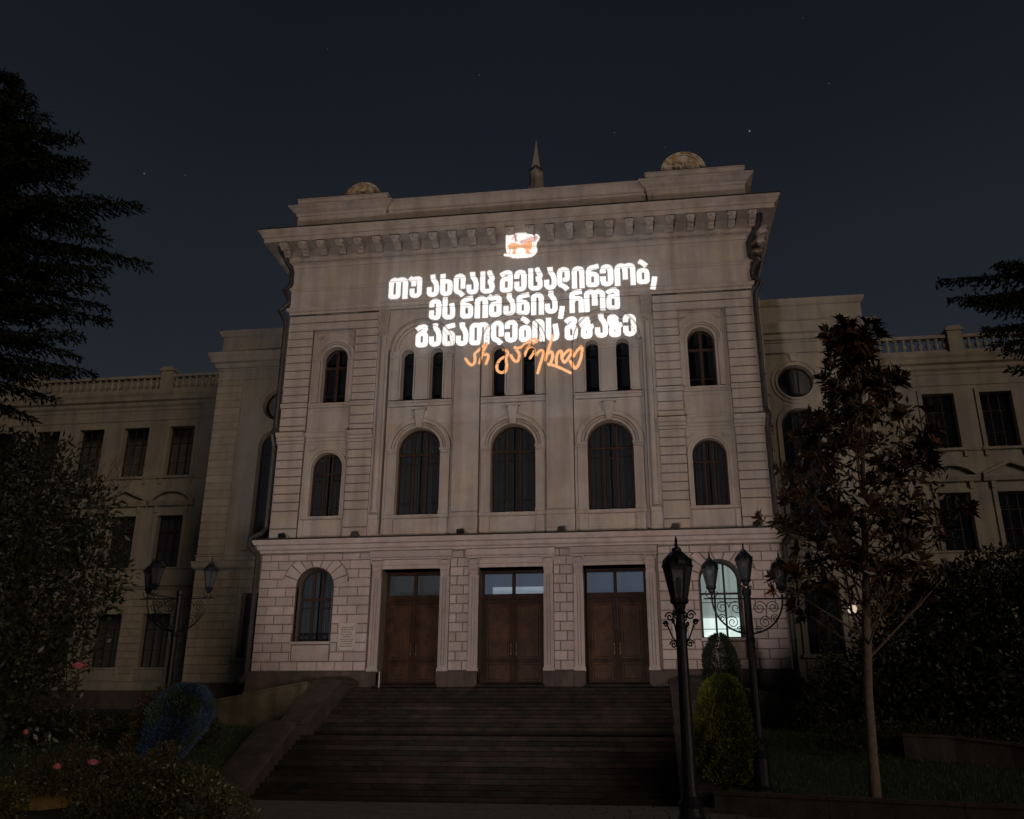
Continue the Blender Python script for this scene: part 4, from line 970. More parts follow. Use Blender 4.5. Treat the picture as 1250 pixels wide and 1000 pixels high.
obj('slide_film', sl, FILM_DARK, PR); obj('orange_film', fo, FILM_ORANGE, PR); obj('pink_film', fp, FILM_PINK, PR); obj('emblem_film', fo2, FILM_ORANGE2, PR)
GXe, GZe = GX0+NX*CELL, GZ0+NZ*CELL
cn = [to_slide(x, z)-PW for x, z in ((GX0, GZ0), (GXe, GZ0), (GXe, GZe), (GX0, GZe))]; cc = sum(cn, Vector())/4
out = [cc+(q-cc)*1.2 for q in cn]; outb = [q-axis*.95 for q in out]
m = MB().add(cn+out+outb, [(0, 1, 5, 4), (1, 2, 6, 5), (2, 3, 7, 6), (3, 0, 4, 7), (4, 5, 9, 8), (5, 6, 10, 9), (6, 7, 11, 10), (7, 4, 8, 11), (8, 9, 10, 11)])
obj('housing', m, IRON, PR)
m = MB()
for dx, dy in ((-.12, .3), (.12, .3), (0, -.3)): m.tube([(dx*.5, dy*.5, .2), (dx*1.6, dy*1.2, 0)], .02, 6)
obj('stand', m, IRON, PR)
# --- what the beam lands on: each letter is a skin on whatever surface the ray meets
def world_bvh(names):
    V = []; F = []
    def rec(o, off):
        off2 = off+Vector(o.location)
        if o.type == 'MESH' and o.data.materials and (o.data.materials[0] in (STONE, BLOCK, WOOD, IRON, GLASS, CURT)):
            n = len(V); R3 = Matrix.Rotation(o.rotation_euler.z, 3, 'Z')
            vs_ = [R3@v.co+off2 for v in o.data.vertices]
            zs_ = [v.z for v in vs_]; 
            if max(zs_) > 11 and min(v.y for v in vs_) < 1.2:
                V.extend(vs_); F.extend(tuple(i+n for i in p.vertices) for p in o.data.polygons)
        for c in o.children: rec(c, off2)
    rec(B, Vector()); return BVHTree.FromPolygons(V, F)
bvh = world_bvh(None)
LIT = mat('facade_surface_in_beam', (.36, .33, .32), .85, noise=.06, scale=.9)
NODEZ = {}
def hit(i, j):
    k = (i, j)
    if k not in NODEZ:
        d = (Vector((GX0+i*CELL, .15, GZ0+j*CELL))-PROJ).normalized()
        loc, nr, ix, dist = bvh.ray_cast(PROJ, d)
        NODEZ[k] = (loc-d*.006, dist) if loc else None
    return NODEZ[k]
STEPC = 2
par = {}
for li, (nm, lab) in enumerate([(a, b) for a, b, _, _ in LINES]+[('handwriting', 'loose orange Georgian handwriting across the narrow windows under the white lettering'), ('emblem', 'small glowing white badge with an orange lion emblem above the lettering')]):
    nums = [k for k, v in owners.items() if v == li]
    pr = thing(nm, lab, 'projected sign' if li < 4 else 'projected emblem', (0, 0, 0)); par[li] = pr
    if li < 3: pr['group'] = 'lines of white projected lettering'
    for k in nums:
        jj, ii = np.nonzero(ID == k)
        if len(jj) == 0: continue
        m = MB(); vid = {}
        def vert(i, j):
            if (i, j) not in vid:
                h = hit(i, j)
                if h is None: vid[(i, j)] = (None, 0)
                else: vid[(i, j)] = (len(m.v), h[1]); m.v.append(tuple(h[0]))
            return vid[(i, j)]
        # runs per row of single cells merged two-high where possible
        for j in np.unique(jj):
            r_ = np.sort(ii[jj == j]); sp2 = np.split(r_, np.flatnonzero(np.diff(r_) > 1)+1)
            for run in sp2:
                a = int(run[0]); e = int(run[-1])+1
                while a < e:
                    b = min(a+3, e); q = [vert(a, int(j)), vert(b, int(j)), vert(b, int(j)+1), vert(a, int(j)+1)]
                    if all(t[0] is not None for t in q) and max(t[1] for t in q)-min(t[1] for t in q) < .06: m.f.append(tuple(t[0] for t in q))
                    a = b
        name = 'letter' if li < 3 else ('pen_stroke' if li == 3 else ('badge' if k == bn else {bn+1: 'lion_body', bn+2: 'lion_mane', bn+3: 'raised_tail'}[k]))
        obj(name, m, LIT, pr)

# ================================================================ GROUND AND STAIRS
def setting(name, mb, m, **k): return obj(name, mb, m, None, kind='structure', **k)
setting('ground', MB().add([(-700, -700, -3.75), (700, -700, -3.75), (700, 900, -3.75), (-700, 900, -3.75)], [(0, 1, 2, 3)]), JOINT)
pv = setting('pavement', MB().box(-9.5, 16, -30, -10.95, -3.9, -3.70), JOINT)
slabs = {}
for j in range(13):
    y = -11.05-.62*(j+1); x = -7.2+(.35 if j % 2 else 0)
    while x < 7.5:
        w_ = .9 if (j*7+int(x*3)) % 3 else .6
        bare('paving_slab', block_mesh(.1, .1, PAVE) if False else None, pv) if False else None
        k = w_
        if k not in slabs:
            mb = MB().add([(0, 0, 0), (w_-.02, 0, 0), (w_-.02, .6, 0), (0, .6, 0), (.015, .015, .05), (w_-.035, .015, .05), (w_-.035, .585, .05), (.015, .585, .05)], [(4, 5, 6, 7), (0, 1, 5, 4), (1, 2, 6, 5), (2, 3, 7, 6), (3, 0, 4, 7)])
            me = bpy.data.meshes.new('paving_slab'); me.from_pydata(mb.v, [], mb.f); me.materials.append(PAVE); slabs[k] = me
        bare('paving_slab', slabs[k], pv, (x, y, -3.70+.003*random.random())); x += w_
# terrain either side: lawns rising to the building
def th(x, y):
    t = min(1, max(0, (y+12.3)/8.5)); s = t*t*(3-2*t)
    z = -3.32+s*1.65
    t2 = min(1, max(0, (y+2)/8)); z += t2*.9
    return z+.05*math.sin(x*.9+y*.4)*(1-t2)
for s in SY:
    m = MB(); nx, ny = 34, 26
    xs = [7.2+(46-7.2)*(i/nx)**1.3 for i in range(nx+1)]; ys = [-12.4+(12-(-12.4))*j/ny for j in range(ny+1)]
    for x in xs:
        for y in ys:
            yy = y-(max(0, x-7.2)*.42*(1 if s > 0 else .55))*max(0, (1-(y+12.4)/10))
            m.v.append((s*x, yy, th(x, y)))
    for i in range(nx):
        for j in range(ny):
            a = i*(ny+1)+j; m.f.append((a, a+ny+1, a+ny+2, a+1))
    o = setting('lawn', m, LAWNM, smooth=True)
    # grass blades
    n = 26000; px = 7.3+rng.random(n)**1.4*14; py = -12.3+rng.random(n)**1.2*9
    v = np.zeros((n*3, 3)); h = .05+.07*rng.random(n); a = rng.random(n)*6.28
    sk = np.maximum(0, px-7.2)*.42*(1 if s > 0 else .55)*np.maximum(0, 1-(py+12.4)/10)
    tt = np.clip((py+12.3)/8.5, 0, 1); zz = -3.32+tt*tt*(3-2*tt)*1.65+.05*np.sin(px*.9+py*.4)*(1-np.clip((py+2)/8, 0, 1))
    X = s*px; Y = py-sk
    v[0::3] = np.stack([X-.012*np.cos(a), Y-.012*np.sin(a), zz-.02], 1); v[1::3] = np.stack([X+.012*np.cos(a), Y+.012*np.sin(a), zz-.02], 1)
    v[2::3] = np.stack([X+(rng.random(n)-.5)*.08, Y+(rng.random(n)-.5)*.08, zz+h], 1)
    me = bpy.data.meshes.new('grass'); me.from_pydata(v.tolist(), [], np.arange(n*3).reshape(-1, 3).tolist()); me.materials.append(GRASSM)
    bare('grass', me, None, (0, 0, 0), kind='stuff')
# low walls in front of the lawns
def wall_path(name, lab, pts, th_, ht, m_, copw=.05, cat='low wall', segs='wall_block'):
    t = thing(name, lab, cat, (pts[0][0], pts[0][1], pts[0][2]-ht)); ox = Vector(t.location)
    for k, (p, q) in enumerate(zip(pts, pts[1:])):
        p, q = Vector(p), Vector(q); d = (q-p); L = Vector((d.x, d.y, 0)).length; n = Vector((-d.y, d.x, 0)).normalized()*th_/2
        for nm, e, z0, z1 in ((segs, 0, -ht, -.07), ('coping', copw, -.07, 0)):
            nn_ = n.normalized()*(th_/2+e); g = d.normalized()*.006
            v = []
            for zz in (z0, z1): v += [p+g-nn_+Vector((0, 0, zz)), q-g-nn_+Vector((0, 0, zz)), q-g+nn_+Vector((0, 0, zz)), p+g+nn_+Vector((0, 0, zz))]
            obj(nm, MB().add([tuple(a-ox) for a in v], [(0, 1, 5, 4), (1, 2, 6, 5), (2, 3, 7, 6), (3, 0, 4, 7), (4, 5, 6, 7), (3, 2, 1, 0)]), m_, t)
    return t
fr = [(6.95+1.2*i, -12.95-.86*i*(.9 if i else 1), -3.16) for i in range(0, 9)]
wall_path('garden_wall', 'low reddish stone wall edging the lawn at the bottom right', fr, .35, .65, PLINTH)
fl = [(-7.3-1.1*i, -12.6-.62*i, -3.12) for i in range(0, 8)]
wall_path('garden_wall', 'low stone wall edging the planting at the bottom left', fl, .35, .65, YKERB)
cv = [(12.4, -9.2, -1.80), (13.6, -9.7, -1.86), (14.8, -10.5, -2.02), (16.0, -11.6, -2.25), (17.2, -13.0, -2.5)]
wall_path('curved_wall', 'low curved wall under the dark hedge at the right', cv, .3, .9, PLINTH)
# stairs
ST = thing('stone_staircase', 'broad flight of dark worn stone steps leading up to the three doors', 'staircase', (0, -11, -3.70))
O = Vector(ST.location)
ys, zs_ = [], []
NST = 24; z = -.18; y = -1.25; zt = []
rise = (3.70-.18)/NST
for i in range(NST):
    tread = .335
    y1 = y; y0 = y-tread
    if i == 11: y0 = y-1.55           # the landing
    zt.append((y0, y1, z-rise*(i+1)))
    y = y0
zt_all = [(-1.25, 1.2, -.18)]+zt
for k, (y0, y1, zz) in enumerate(zt_all):
    hw = 6.24 if k < 13 else 6.16
    if k == 0: x0, x1 = -7.3, 7.3
    else: x0, x1 = -hw, hw
    if k == NST: continue
    m = MB(); nosing = .03
    # each step is a row of long stones of slightly different height
    rr = random.Random(k); xs = [x0]
    while xs[-1] < x1-1.2: xs.append(xs[-1]+rr.uniform(1.3, 2.3))
    xs[-1] = x1 if x1-xs[-1] < .8 else xs[-1]
    if xs[-1] != x1: xs.append(x1)
    for a, b in zip(xs, xs[1:]):
        dz = rr.uniform(-.006, .006); dy = rr.uniform(-.01, .01)
        m.prismx([(y0-nosing+dy, zz-.05+dz), (y0-nosing+dy, zz-.012+dz), (y0-nosing+.012+dy, zz+dz), (y1, zz+dz), (y1, zz-rise-.05), (y0, zz-rise-.05), (y0, zz-.05+dz)], a+.004, b-.004)
    m.v = [tuple(Vector(p)-O) for p in m.v]; obj('step' if k else 'top_landing', m, STEP, ST)
m = MB().prismx([(-1.2, -.45), (zt[10][0], zt[10][2]-.3), (zt[11][0], zt[11][2]-.3), (zt[-1][0]+.2, -3.75), (-.9, -3.75)], -6.1, 6.1); m.v = [tuple(Vector(p)-O) for p in m.v]
obj('stair_core', m, JOINT, ST)
for cx, h, *_ in DO: bp('door_sill', MB().box(cx-h-.02, cx+h+.02, -.35, .95, -.18, -.005), STEP)
for s in SY:
    m = MB(); x0, x1 = sorted((s*6.26, s*7.25))
    ya = zt[0][1]
    m.prismx([(-.2, .02), (-2.1, .02), (-2.35, -.02), (-5.75, -1.66), (-5.75, -3.75), (-.2, -3.75)], x0, x1)
    m.prismx([(-.18, .12), (-2.2, .12), (-2.45, .06), (-5.9, -1.60), (-5.9, -1.72), (-2.4, -.04), (-.18, -.02)], x0-.05, x1+.05)
    m.v = [tuple(Vector(p)-O) for p in m.v]; obj('cheek_wall', m, PLINTH, ST)
    x0, x1 = sorted((s*6.2, s*7.4)); m = MB()
    m.prismx([(-5.76, -1.62), (-6.9, -1.62), (-10.2, -3.30), (-10.9, -3.45), (-10.9, -3.75), (-5.76, -3.75)], x0, x1)
    m.v = [tuple(Vector(p)-O) for p in m.v]; obj('cheek_wall', m, PLINTH, ST)
    m = MB(); 
    xc = (x0+x1)/2; hw = (x1-x0)/2+.06; pr = [(-5.9, -1.5), (-7.0, -1.5), (-10.3, -3.18), (-10.95, -3.33)]
    n = 8
    for a, (yy, zz) in enumerate(pr):
        for i in range(n+1): t = math.pi*i/n; m.v.append((xc+hw*math.cos(t), yy, zz-.10+.13*math.sin(t)))
    m.f += [(a*(n+1)+i, a*(n+1)+i+1, (a+1)*(n+1)+i+1, (a+1)*(n+1)+i) for a in range(3) for i in range(n)]
    m.f += [tuple(range(n+1))[::-1], tuple(range(3*(n+1), 4*(n+1)))]
    m.v = [tuple(Vector(p)-O) for p in m.v]; obj('coping', m, PLINTH, ST, smooth=False)
    m = MB().box(s*6.95-.42, s*6.95+.42, -1.6, -.9, -.2, .14); m.v = [tuple(Vector(p)-O) for p in m.v]; obj('stone_block', m, RAMP, ST)
    # carriage ramp falling away to the side
    cp = [(s*7.3, -3.0, -.02), (s*8.5, -3.0, -.22), (s*11, -3.0, -.70), (s*14.35, -3.0, -1.18), (s*19.3, -3.0, -1.98), (s*26, -3.2, -2.0)]
    q = wall_path('ramp_wall', 'weathered ramp wall falling away to the %s of the steps' % ('left' if s < 0 else 'right'), cp, .30, 2.4, RAMP, .06, 'retaining wall', 'wall_section')
    m = MB()
    for (x, yy, zz) in cp: m.v += [(x, -2.9, zz-.5), (x, .6+(8 if abs(x) > 12 else 0), zz-.5)]
    m.f = [(2*i, 2*i+2, 2*i+3, 2*i+1) for i in range(len(cp)-1)]; setting('ramp', m, RAMP)

# ================================================================ STREET LAMPS
def lantern(parent, c, sc_=1.0, lit=False):
    """six-sided lantern, base at c; its parts are children of the lamp"""
    x, y, z = c; k = sc_
    fr = MB(); n = 6
    r0, r1, h0, h1 = .13*k, .235*k, .10*k, .62*k
    fr.lathe([(.05*k, -.10*k), (.09*k, -.06*k), (.10*k, .0), (.15*k, .04*k), (.15*k, .10*k), (.05*k, .11*k)], c, 6)
    for i in range(n):
        a = 2*math.pi*i/n
        fr.tube([(x+r0*math.cos(a), y+r0*math.sin(a), z+h0), (x+r1*math.cos(a), y+r1*math.sin(a), z+h1)], .013*k, 5)
    fr.lathe([(r1*.93, h1), (r1*1.10, h1), (r1*1.12, h1+.04*k), (r1*.98, h1+.05*k), (r1*.97, h1)], c, 6)
    fr.lathe([(r1*1.05, h1+.03*k), (r1*1.0, h1+.09*k), (r1*.84, h1+.17*k), (r1*.50, h1+.25*k), (r1*.34, h1+.27*k), (r1*.36, h1+.31*k), (r1*.14, h1+.35*k)], c, 12)
    for i in range(n):   # crest leaves round the crown
        a = 2*math.pi*(i+.5)/n; fr.tube([(x+r1*1.02*math.cos(a), y+r1*1.02*math.sin(a), z+h1+.02*k), (x+r1*1.12*math.cos(a), y+r1*1.12*math.sin(a), z+h1+.09*k), (x+r1*1.0*math.cos(a), y+r1*1.0*math.sin(a), z+h1+.13*k)], [.02*k, .022*k, .006*k], 4)
    fr.lathe([(.02*k, h1+.34*k), (.035*k, h1+.38*k), (.02*k, h1+.42*k), (.03*k, h1+.44*k), (.004*k, h1+.54*k)], c, 8)
    f = obj('lantern', fr, IRON, parent)
    g = MB()
    for i in range(n):
        a, b = 2*math.pi*i/n, 2*math.pi*(i+1)/n
        g = MB().add([(x+r0*math.cos(a), y+r0*math.sin(a), z+h0), (x+r0*math.cos(b), y+r0*math.sin(b), z+h0), (x+r1*math.cos(b), y+r1*math.sin(b), z+h1), (x+r1*math.cos(a), y+r1*math.sin(a), z+h1)], [(0, 1, 2, 3)])
        obj('pane', g, LGLASS, f)
    obj('bulb', MB().lathe([(.03*k, .10*k), (.035*k, .2*k), (.05*k, .26*k), (.05*k, .40*k), (.03*k, .46*k), (.0, .47*k)], c, 10), LAMPG, f)
    return f
def spiral(mb, c, u, v, r, turns=1.6, rad=.012, s0=1):
    """flat iron scroll in the plane of unit vectors u, v"""
    pts = []
    for t in np.linspace(0, turns*2*math.pi, 22):
        q = r*(1-t/(turns*2*math.pi)*.85); pts.append(Vector(c)+u*q*math.cos(t)*s0+v*q*math.sin(t))
    mb.tube(pts, rad, 5)
# single lamp in front of the steps
def big_lamp(loc):
    t = thing('street_lamp', 'tall single-headed black lamp post standing closest, at the right foot of the steps', 'lamp post', loc)
    m = MB().lathe([(.26, 0), (.26, .12), (.20, .18), (.20, .55), (.24, .60), (.18, .70), (.15, .80), (.17, .86), (.12, .95), (.095, 1.05), (.088, 2.0), (.078, 3.2), (.085, 3.24), (.07, 3.3), (.065, 3.42), (.09, 3.46), (.05, 3.5)], (0, 0, 0), 14)
    for i in range(8):
        a = 2*math.pi*i/8; m.tube([(.205*math.cos(a), .205*math.sin(a), .2), (.205*math.cos(a), .205*math.sin(a), .54)], .02, 4)
    obj('pole', m, IRON, t)
    m = MB()
    for i in range(4):
        a = math.pi/4+i*math.pi/2+.3; u = Vector((math.cos(a), math.sin(a), 0)); v = Vector((0, 0, 1))
        m.tube([u*.07+v*3.02, u*.14+v*3.10, u*.20+v*3.24, u*.24+v*3.34], .012, 5)
        spiral(m, u*.17+v*3.40, u, v, .075); spiral(m, u*.13+v*3.0, u, v, .06); spiral(m, u*.24+v*3.30, u, v, .045)
    obj('scroll_bracket', m, IRON, t)
    lantern(t, (0, 0, 3.56), .90)
    return t
BL = big_lamp((5.87, -23.5, -3.65))
def arm_lamp(loc, angles, top, label, H=5.3, ra=1.02, az0=0):
    t = thing('street_lamp', label, 'lamp post', loc, 'three-branched lamp posts')
    m = MB().lathe([(.30, 0), (.30, .15), (.22, .25), (.22, .9), (.26, .95), (.18, 1.1), (.13, 1.25), (.16, 1.32), (.12, 1.4), (.11, 2.6), (.105, H-1.35), (.13, H-1.3), (.105, H-1.2), (.10, H-.1), (.125, H-.05), (.125, H+.06), (.06, H+.10)], (0, 0, 0), 14)
    obj('pole', m, IRON, t); V = Vector((0, 0, 1))
    for a in angles:
        u = Vector((math.cos(a), math.sin(a), 0)); m = MB(); z0 = H-.18
        m.tube([u*.08+V*z0, u*(ra+.22)+V*z0], .020, 6)
        m.tube([u*(ra*math.sin(q)*1.0)+V*(z0-ra*.98*math.cos(q)) for q in np.linspace(.10, math.pi/2, 14)], .026, 6)
        for cu, cz, r in ((.33, -.26, .21), (.72, -.24, .19), (.46, -.66, .19), (.25, -.86, .10), (.75, -.55, .12)):
            spiral(m, u*cu*ra+V*(z0+cz*ra), u, V, r*ra, 1.7, .012, 1 if cu < .5 else -1)
        m.tube([u*ra+V*z0, u*ra+V*(z0+.12)], .03, 6)
        for sg in SY: m.tube([u*ra+V*(z0+.02), u*(ra+sg*.10)+V*(z0+.04), u*(ra+sg*.17)+V*(z0+.14), u*(ra+sg*.14)+V*(z0+.22)], .012, 5)
        obj('scroll_arm', m, IRON, t); p = u*ra+V*(z0+.24); lantern(t, tuple(p), .92)
    if top:
        m = MB()
        for i in range(4):
            a = i*math.pi/2+.4; u = Vector((math.cos(a), math.sin(a), 0)); spiral(m, u*.12+V*(H+.12), u, V, .06)
        obj('crown_scroll', m, IRON, t); lantern(t, (0, 0, H+.26), .95)
    return t
arm_lamp((8.17, -11.8, -3.34), (math.pi+.10, .10), True, 'three-lantern black lamp post with one lantern on top, before the lit window', H=5.14, ra=.95)
LL = arm_lamp((-9.12, -10.2, -2.95), (R(-8), R(188), R(250)), False, 'black lamp post with scroll arms and three lanterns left of the building entrance', H=5.22)

# small things on the building front
for i, x in enumerate((-10.05, -6.8, -2.14, 2.13, 6.82, 10.11)):
    o = thing('floodlight', ['small black floodlight on the ledge at the far left corner above the left arched window', 'unlit small black floodlight on the ledge above the left edge of the left door', 'unlit small black floodlight on the ledge between the left and middle doors', 'unlit small black floodlight on the ledge between the middle and right doors', 'unlit small black floodlight on the ledge right of the right door, above the big lamp', 'unlit small black floodlight on the ledge at the far right corner above the lit window'][i], 'floodlight', (x, -.22, 6.09), 'small floodlights along the ledge')
    if i == 0:
        m = MB().box(-.13, .13, -.10, .06, .06, .20); m.box(-.15, .15, -.13, -.10, .04, .22); a_ = obj('lamp_body', m, IRON, o)
        m = MB().box(-.03, .03, -.04, .04, -.02, .06); m.tube([(-.16, 0, .02), (-.16, 0, .14)], .012, 4); m.tube([(.16, 0, .02), (.16, 0, .14)], .012, 4); m.box(-.16, .16, -.015, .015, .0, .03); b_ = obj('bracket', m, IRON, o)
        m = MB().tube([(.1, .05, .1), (.2, .12, .16), (.24, .2, .05)], .012, 4); c_ = obj('cable', m, IRON, o); o.rotation_euler.z = R(-10)
    else:
        for q in (a_, b_, c_): e = q.copy(); col.objects.link(e); e.parent = o
        o.rotation_euler.z = R([0, 18, -8, 5, 12, -15][i])
def plaque(loc, lab, w_, h_):
    t = thing('memorial_plaque', lab, 'plaque', loc)
    m = MB().box(-w_/2, w_/2, -.06, .0, 0, h_); m.box(-w_/2-.03, w_/2+.03, -.045, 0, h_-.02, h_+.05); obj('slab', m, MARBLE, t)
    m = MB(); rr = random.Random(4)
    for k in range(9):
        z = h_-.12-k*(h_-.2)/9; x = -w_/2+.1+rr.uniform(0, .05)
        while x < w_/2-.12-rr.uniform(0, .06):
            l = rr.uniform(.04, .10); m.box(x, x+l, -.068, -.06, z-.022, z+.012*rr.random()); x += l+.025
    obj('carved_inscription', m, PLINTH, t, kind='stuff')
    m = MB()
    for sx in SY:
        for zz in (.06, h_-.06): m.lathe([(.0, -.02), (.02, -.01), (.02, .01), (0, .02)], (sx*(w_/2-.06), -.07, zz), 6)
    obj('fixing_bolt', m, IRON, t)
plaque((-6.90, -.01, 1.38), 'pale carved stone plaque on the wall between the left arched window and the left door', .74, 1.06)
plaque((6.90, -.01, 1.38), 'pale carved stone plaque right of the right door, half hidden by the big lamp post', .78, 1.06)
t = thing('door_post', 'thin pale upright post standing before the foot of the left door', 'post', (-5.3, -.45, -.18)); obj('post', MB().lathe([(.05, 0), (.03, .04), (.025, .62), (.04, .66), (.0, .70)], (0, 0, 0), 8), MARBLE, t); obj('base', MB().lathe([(.12, 0), (.12, .03), (.03, .04)], (0, 0, 0), 10), IRON, t)
t = thing('wall_lamp', 'small warm lamp burning behind the leaves at the right', 'lamp', (14.6, 5.2, 3.25)); obj('glass', MB().lathe([(.05, 0), (.17, .08), (.22, .24), (.17, .40), (.05, .48)], (0, 0, 0), 10), WARMLAMP, t); obj('bracket', MB().tube([(0, .25, .55), (0, 0, .55), (0, 0, .46)], .03, 6), IRON, t)

t = thing('added_wash_fixture', 'added black casing for the unseen facade wash lamp, before the steps', 'floodlight', (.4, -31.5, -3.65))  # casing made up for the added wash lamp
obj('housing', MB().box(-.5, .5, -.5, -.42, .1, .9), IRON, t); obj('stand', MB().tube([(-.4, -.46, .3), (-.4, -.46, 0)], .03, 6), IRON, t)  # housing and stand made up for the added wash lamp
# ================================================================ VEGETATION
def leafmesh(name, P, D, N, L, W, m, parent=None, kind=True, fold=0):
    """P points (n,3), D unit directions, N unit normals; diamond leaves"""
    n = len(P); L = np.broadcast_to(np.asarray(L, float), (n,))[:, None]; W = np.broadcast_to(np.asarray(W, float), (n,))[:, None]
    S_ = np.cross(D, N); S_ /= np.linalg.norm(S_, axis=1, keepdims=True)+1e-9
    NN = np.cross(S_, D)
    v = np.empty((n, 4, 3)); v[:, 0] = P; v[:, 1] = P+D*L*.5+S_*W*.5+NN*W*fold; v[:, 2] = P+D*L; v[:, 3] = P+D*L*.5-S_*W*.5+NN*W*fold
    me = bpy.data.meshes.new(name); me.vertices.add(n*4); me.vertices.foreach_set('co', v.reshape(-1)); 
    me.loops.add(n*4); me.loops.foreach_set('vertex_index', np.arange(n*4, dtype=np.int32)); me.polygons.add(n)
    me.polygons.foreach_set('loop_start', np.arange(0, n*4, 4, dtype=np.int32)); me.polygons.foreach_set('loop_total', np.full(n, 4, np.int32))
    me.materials.append(m); me.update(calc_edges=True)
    o = bare(name, me, parent, (0, 0, 0))
    if kind: o['kind'] = 'stuff'
    return o
def unit(a): return a/(np.linalg.norm(a, axis=1, keepdims=True)+1e-9)
def rdir(n): return unit(rng.normal(size=(n, 3)))
def conifer(name, label, loc, H, r0, branches, m, twig=.7, needles=9, L=.14, droop=.25, lean=(0, 0), dens=1.0, NW=.05):
    """branches: list of (z, azimuth, length, rise)"""
    t = thing(name, label, 'tree', loc)
    obj('trunk', MB().tube([(lean[0]*z/H, lean[1]*z/H, z) for z in np.linspace(0, H, 9)], [r0*(1-.93*i/8) for i in range(9)], 9), DBARK, t)
    bm_ = MB(); P = []; D = []
    for (z, az, ln, rise) in branches:
        u = np.array((math.cos(az), math.sin(az), 0)); n = max(6, int(ln/.16*dens)); base = np.array((lean[0]*z/H, lean[1]*z/H, z))
        path = []
        for i in range(n+1):
            s = i/n; p = base+u*ln*s+np.array((0, 0, rise*ln*s-droop*ln*s*s+.10*ln*max(0, s-.7))); path.append(p)
        bm_.tube([tuple(q) for q in path[::3]+[path[-1]]], [max(.012, .05*ln/5*(1-i/(len(path[::3])+1))) for i in range(len(path[::3])+1)], 4)
        side = np.array((-u[1], u[0], 0))
        for i in range(1, n+1):
            s = i/n
            for sg in (-1, 1, 1, -1):
                if s < .12: continue
                tl = twig*(1.15-s)*(.5+rng.random()*.7)*(.7+.3*ln/5)+.14
                dirv = u*(.5+.5*rng.random())+side*sg*(.5+.5*rng.random())+np.array((0, 0, -.25-.55*rng.random())); dirv /= np.linalg.norm(dirv)
                k = max(3, int(needles*tl/.6))
                for q in range(k):
                    P.append(path[i]+dirv*tl*q/k+np.array((0, 0, -.06*(q/k)**2))+rng.normal(size=3)*.02); D.append(dirv*.8+rng.normal(size=3)*.38)
    obj('branches', bm_, DBARK, t)
    P = np.array(P); D = unit(np.array(D)); leafmesh('needles', P, D, rdir(len(P)), L*(.7+.6*rng.random(len(P))), NW, m, t)
    return t
# spruce at the left edge
BX, BY = -16.6, -14.0; gz_ = -3.3
br = []
tips = [(19.9, .9), (19.2, 1.5), (18.3, 2.2), (17.5, 2.7), (16.8, 3.9), (16.0, 3.6), (15.2, 4.9), (14.3, 5.2), (13.4, 6.9), (12.5, 5.2), (11.8, 5.6), (10.9, 5.9), (10.2, 5.0), (9.2, 5.6), (8.6, 4.5)]
for z, ln in tips:
    br.append((z-gz_-.1+.10*ln, R(rng.uniform(-14, 8)), ln, .12)); br.append((z-gz_+.25, R(rng.uniform(15, 50)), ln*.85, .15)); br.append((z-gz_, R(rng.uniform(-60, -25)), ln*.8, .12))
for z in np.arange(7.5, 20, .75):
    for az in (80, 125, 180, 235, 290): br.append((z-gz_+rng.uniform(-.3, .3), R(az+rng.uniform(-15, 15)), min(4.2, .6+(20.5-z)*.5)*rng.uniform(.8, 1.1), .1))
conifer('spruce_tree', 'tall dark spruce with drooping branches against the sky at the left edge', (BX, BY, gz_), 23.9, .32, br, F_SPR, twig=.92, needles=10, L=.22, NW=.065, droop=.20)
# cedar reaching in from the right edge
cx_, cy_ = 20.6, -8.0
br = []
for z, az, ln in ((12.9, 180, 4.6), (13.2, 186, 2.6), (12.3, 176, 4.3), (12.0, 182, 4.0), (11.6, 188, 3.7), (11.0, 180, 3.5), (10.6, 174, 3.2), (10.1, 184, 3.0), (9.6, 178, 2.9), (13.0, 195, 3.2), (12.5, 165, 3.4), (11.3, 166, 3.2), (8.9, 184, 2.3), (7.9, 176, 2.2), (6.8, 182, 2.0)):
    br.append((z+2.3-.1, R(az), ln, .10))
for z in np.arange(7, 16, .9):
    for az in (20, 80, 280, 330): br.append((z+2.3, R(az+rng.uniform(-20, 20)), rng.uniform(2, 2.8), .1))
conifer('cedar_tree', 'dark cedar whose branches reach in from the right edge over the balustrade', (cx_, cy_, -2.3), 19.5, .35, br, F_CED, twig=.75, needles=12, L=.19, NW=.07, droop=.12)

def blob_points(n, blobs, shell=.55):
    """points inside a union of ellipsoids (c, r), denser to the outside"""
    vol = np.array([b[1][0]*b[1][1]*b[1][2] for b in blobs]); k = rng.choice(len(blobs), n, p=vol/vol.sum())
    d = rdir(n); r = shell+(1-shell)*rng.random(n)**.6
    C = np.array([b[0] for b in blobs])[k]; Rr = np.array([b[1] for b in blobs])[k]
    return C+d*Rr*r[:, None], d
def leafy(name, label, cat, loc, blobs, n, m, L, W, stems=6, trunk_h=None, shell=.5, group=None, up_=.2, bark=DBARK, core=False):
    t = thing(name, label, cat, loc, group)
    mb = MB()
    for i in range(stems):
        b = blobs[i % len(blobs)]; c = Vector(b[0]); e = c+Vector(rdir(1)[0])*b[1][0]*.6
        mb.tube([(rng.uniform(-.1, .1), rng.uniform(-.1, .1), 0), tuple(c*.45+Vector((rng.uniform(-.2, .2), rng.uniform(-.2, .2), 0))), tuple(c), tuple(e)], [.07*b[1][0]+.015, .045*b[1][0]+.01, .03*b[1][0]+.006, .008], 5)
    obj('stem', mb, bark, t)
    P, d = blob_points(n, blobs, shell); D = unit(d*.7+rng.normal(size=(n, 3))*.6+np.array((0, 0, up_)))
    leafmesh('foliage', P, D, rdir(n), L*(.6+.8*rng.random(n)), W*(.7+.6*rng.random(n)), m, t, fold=.15)
    return t
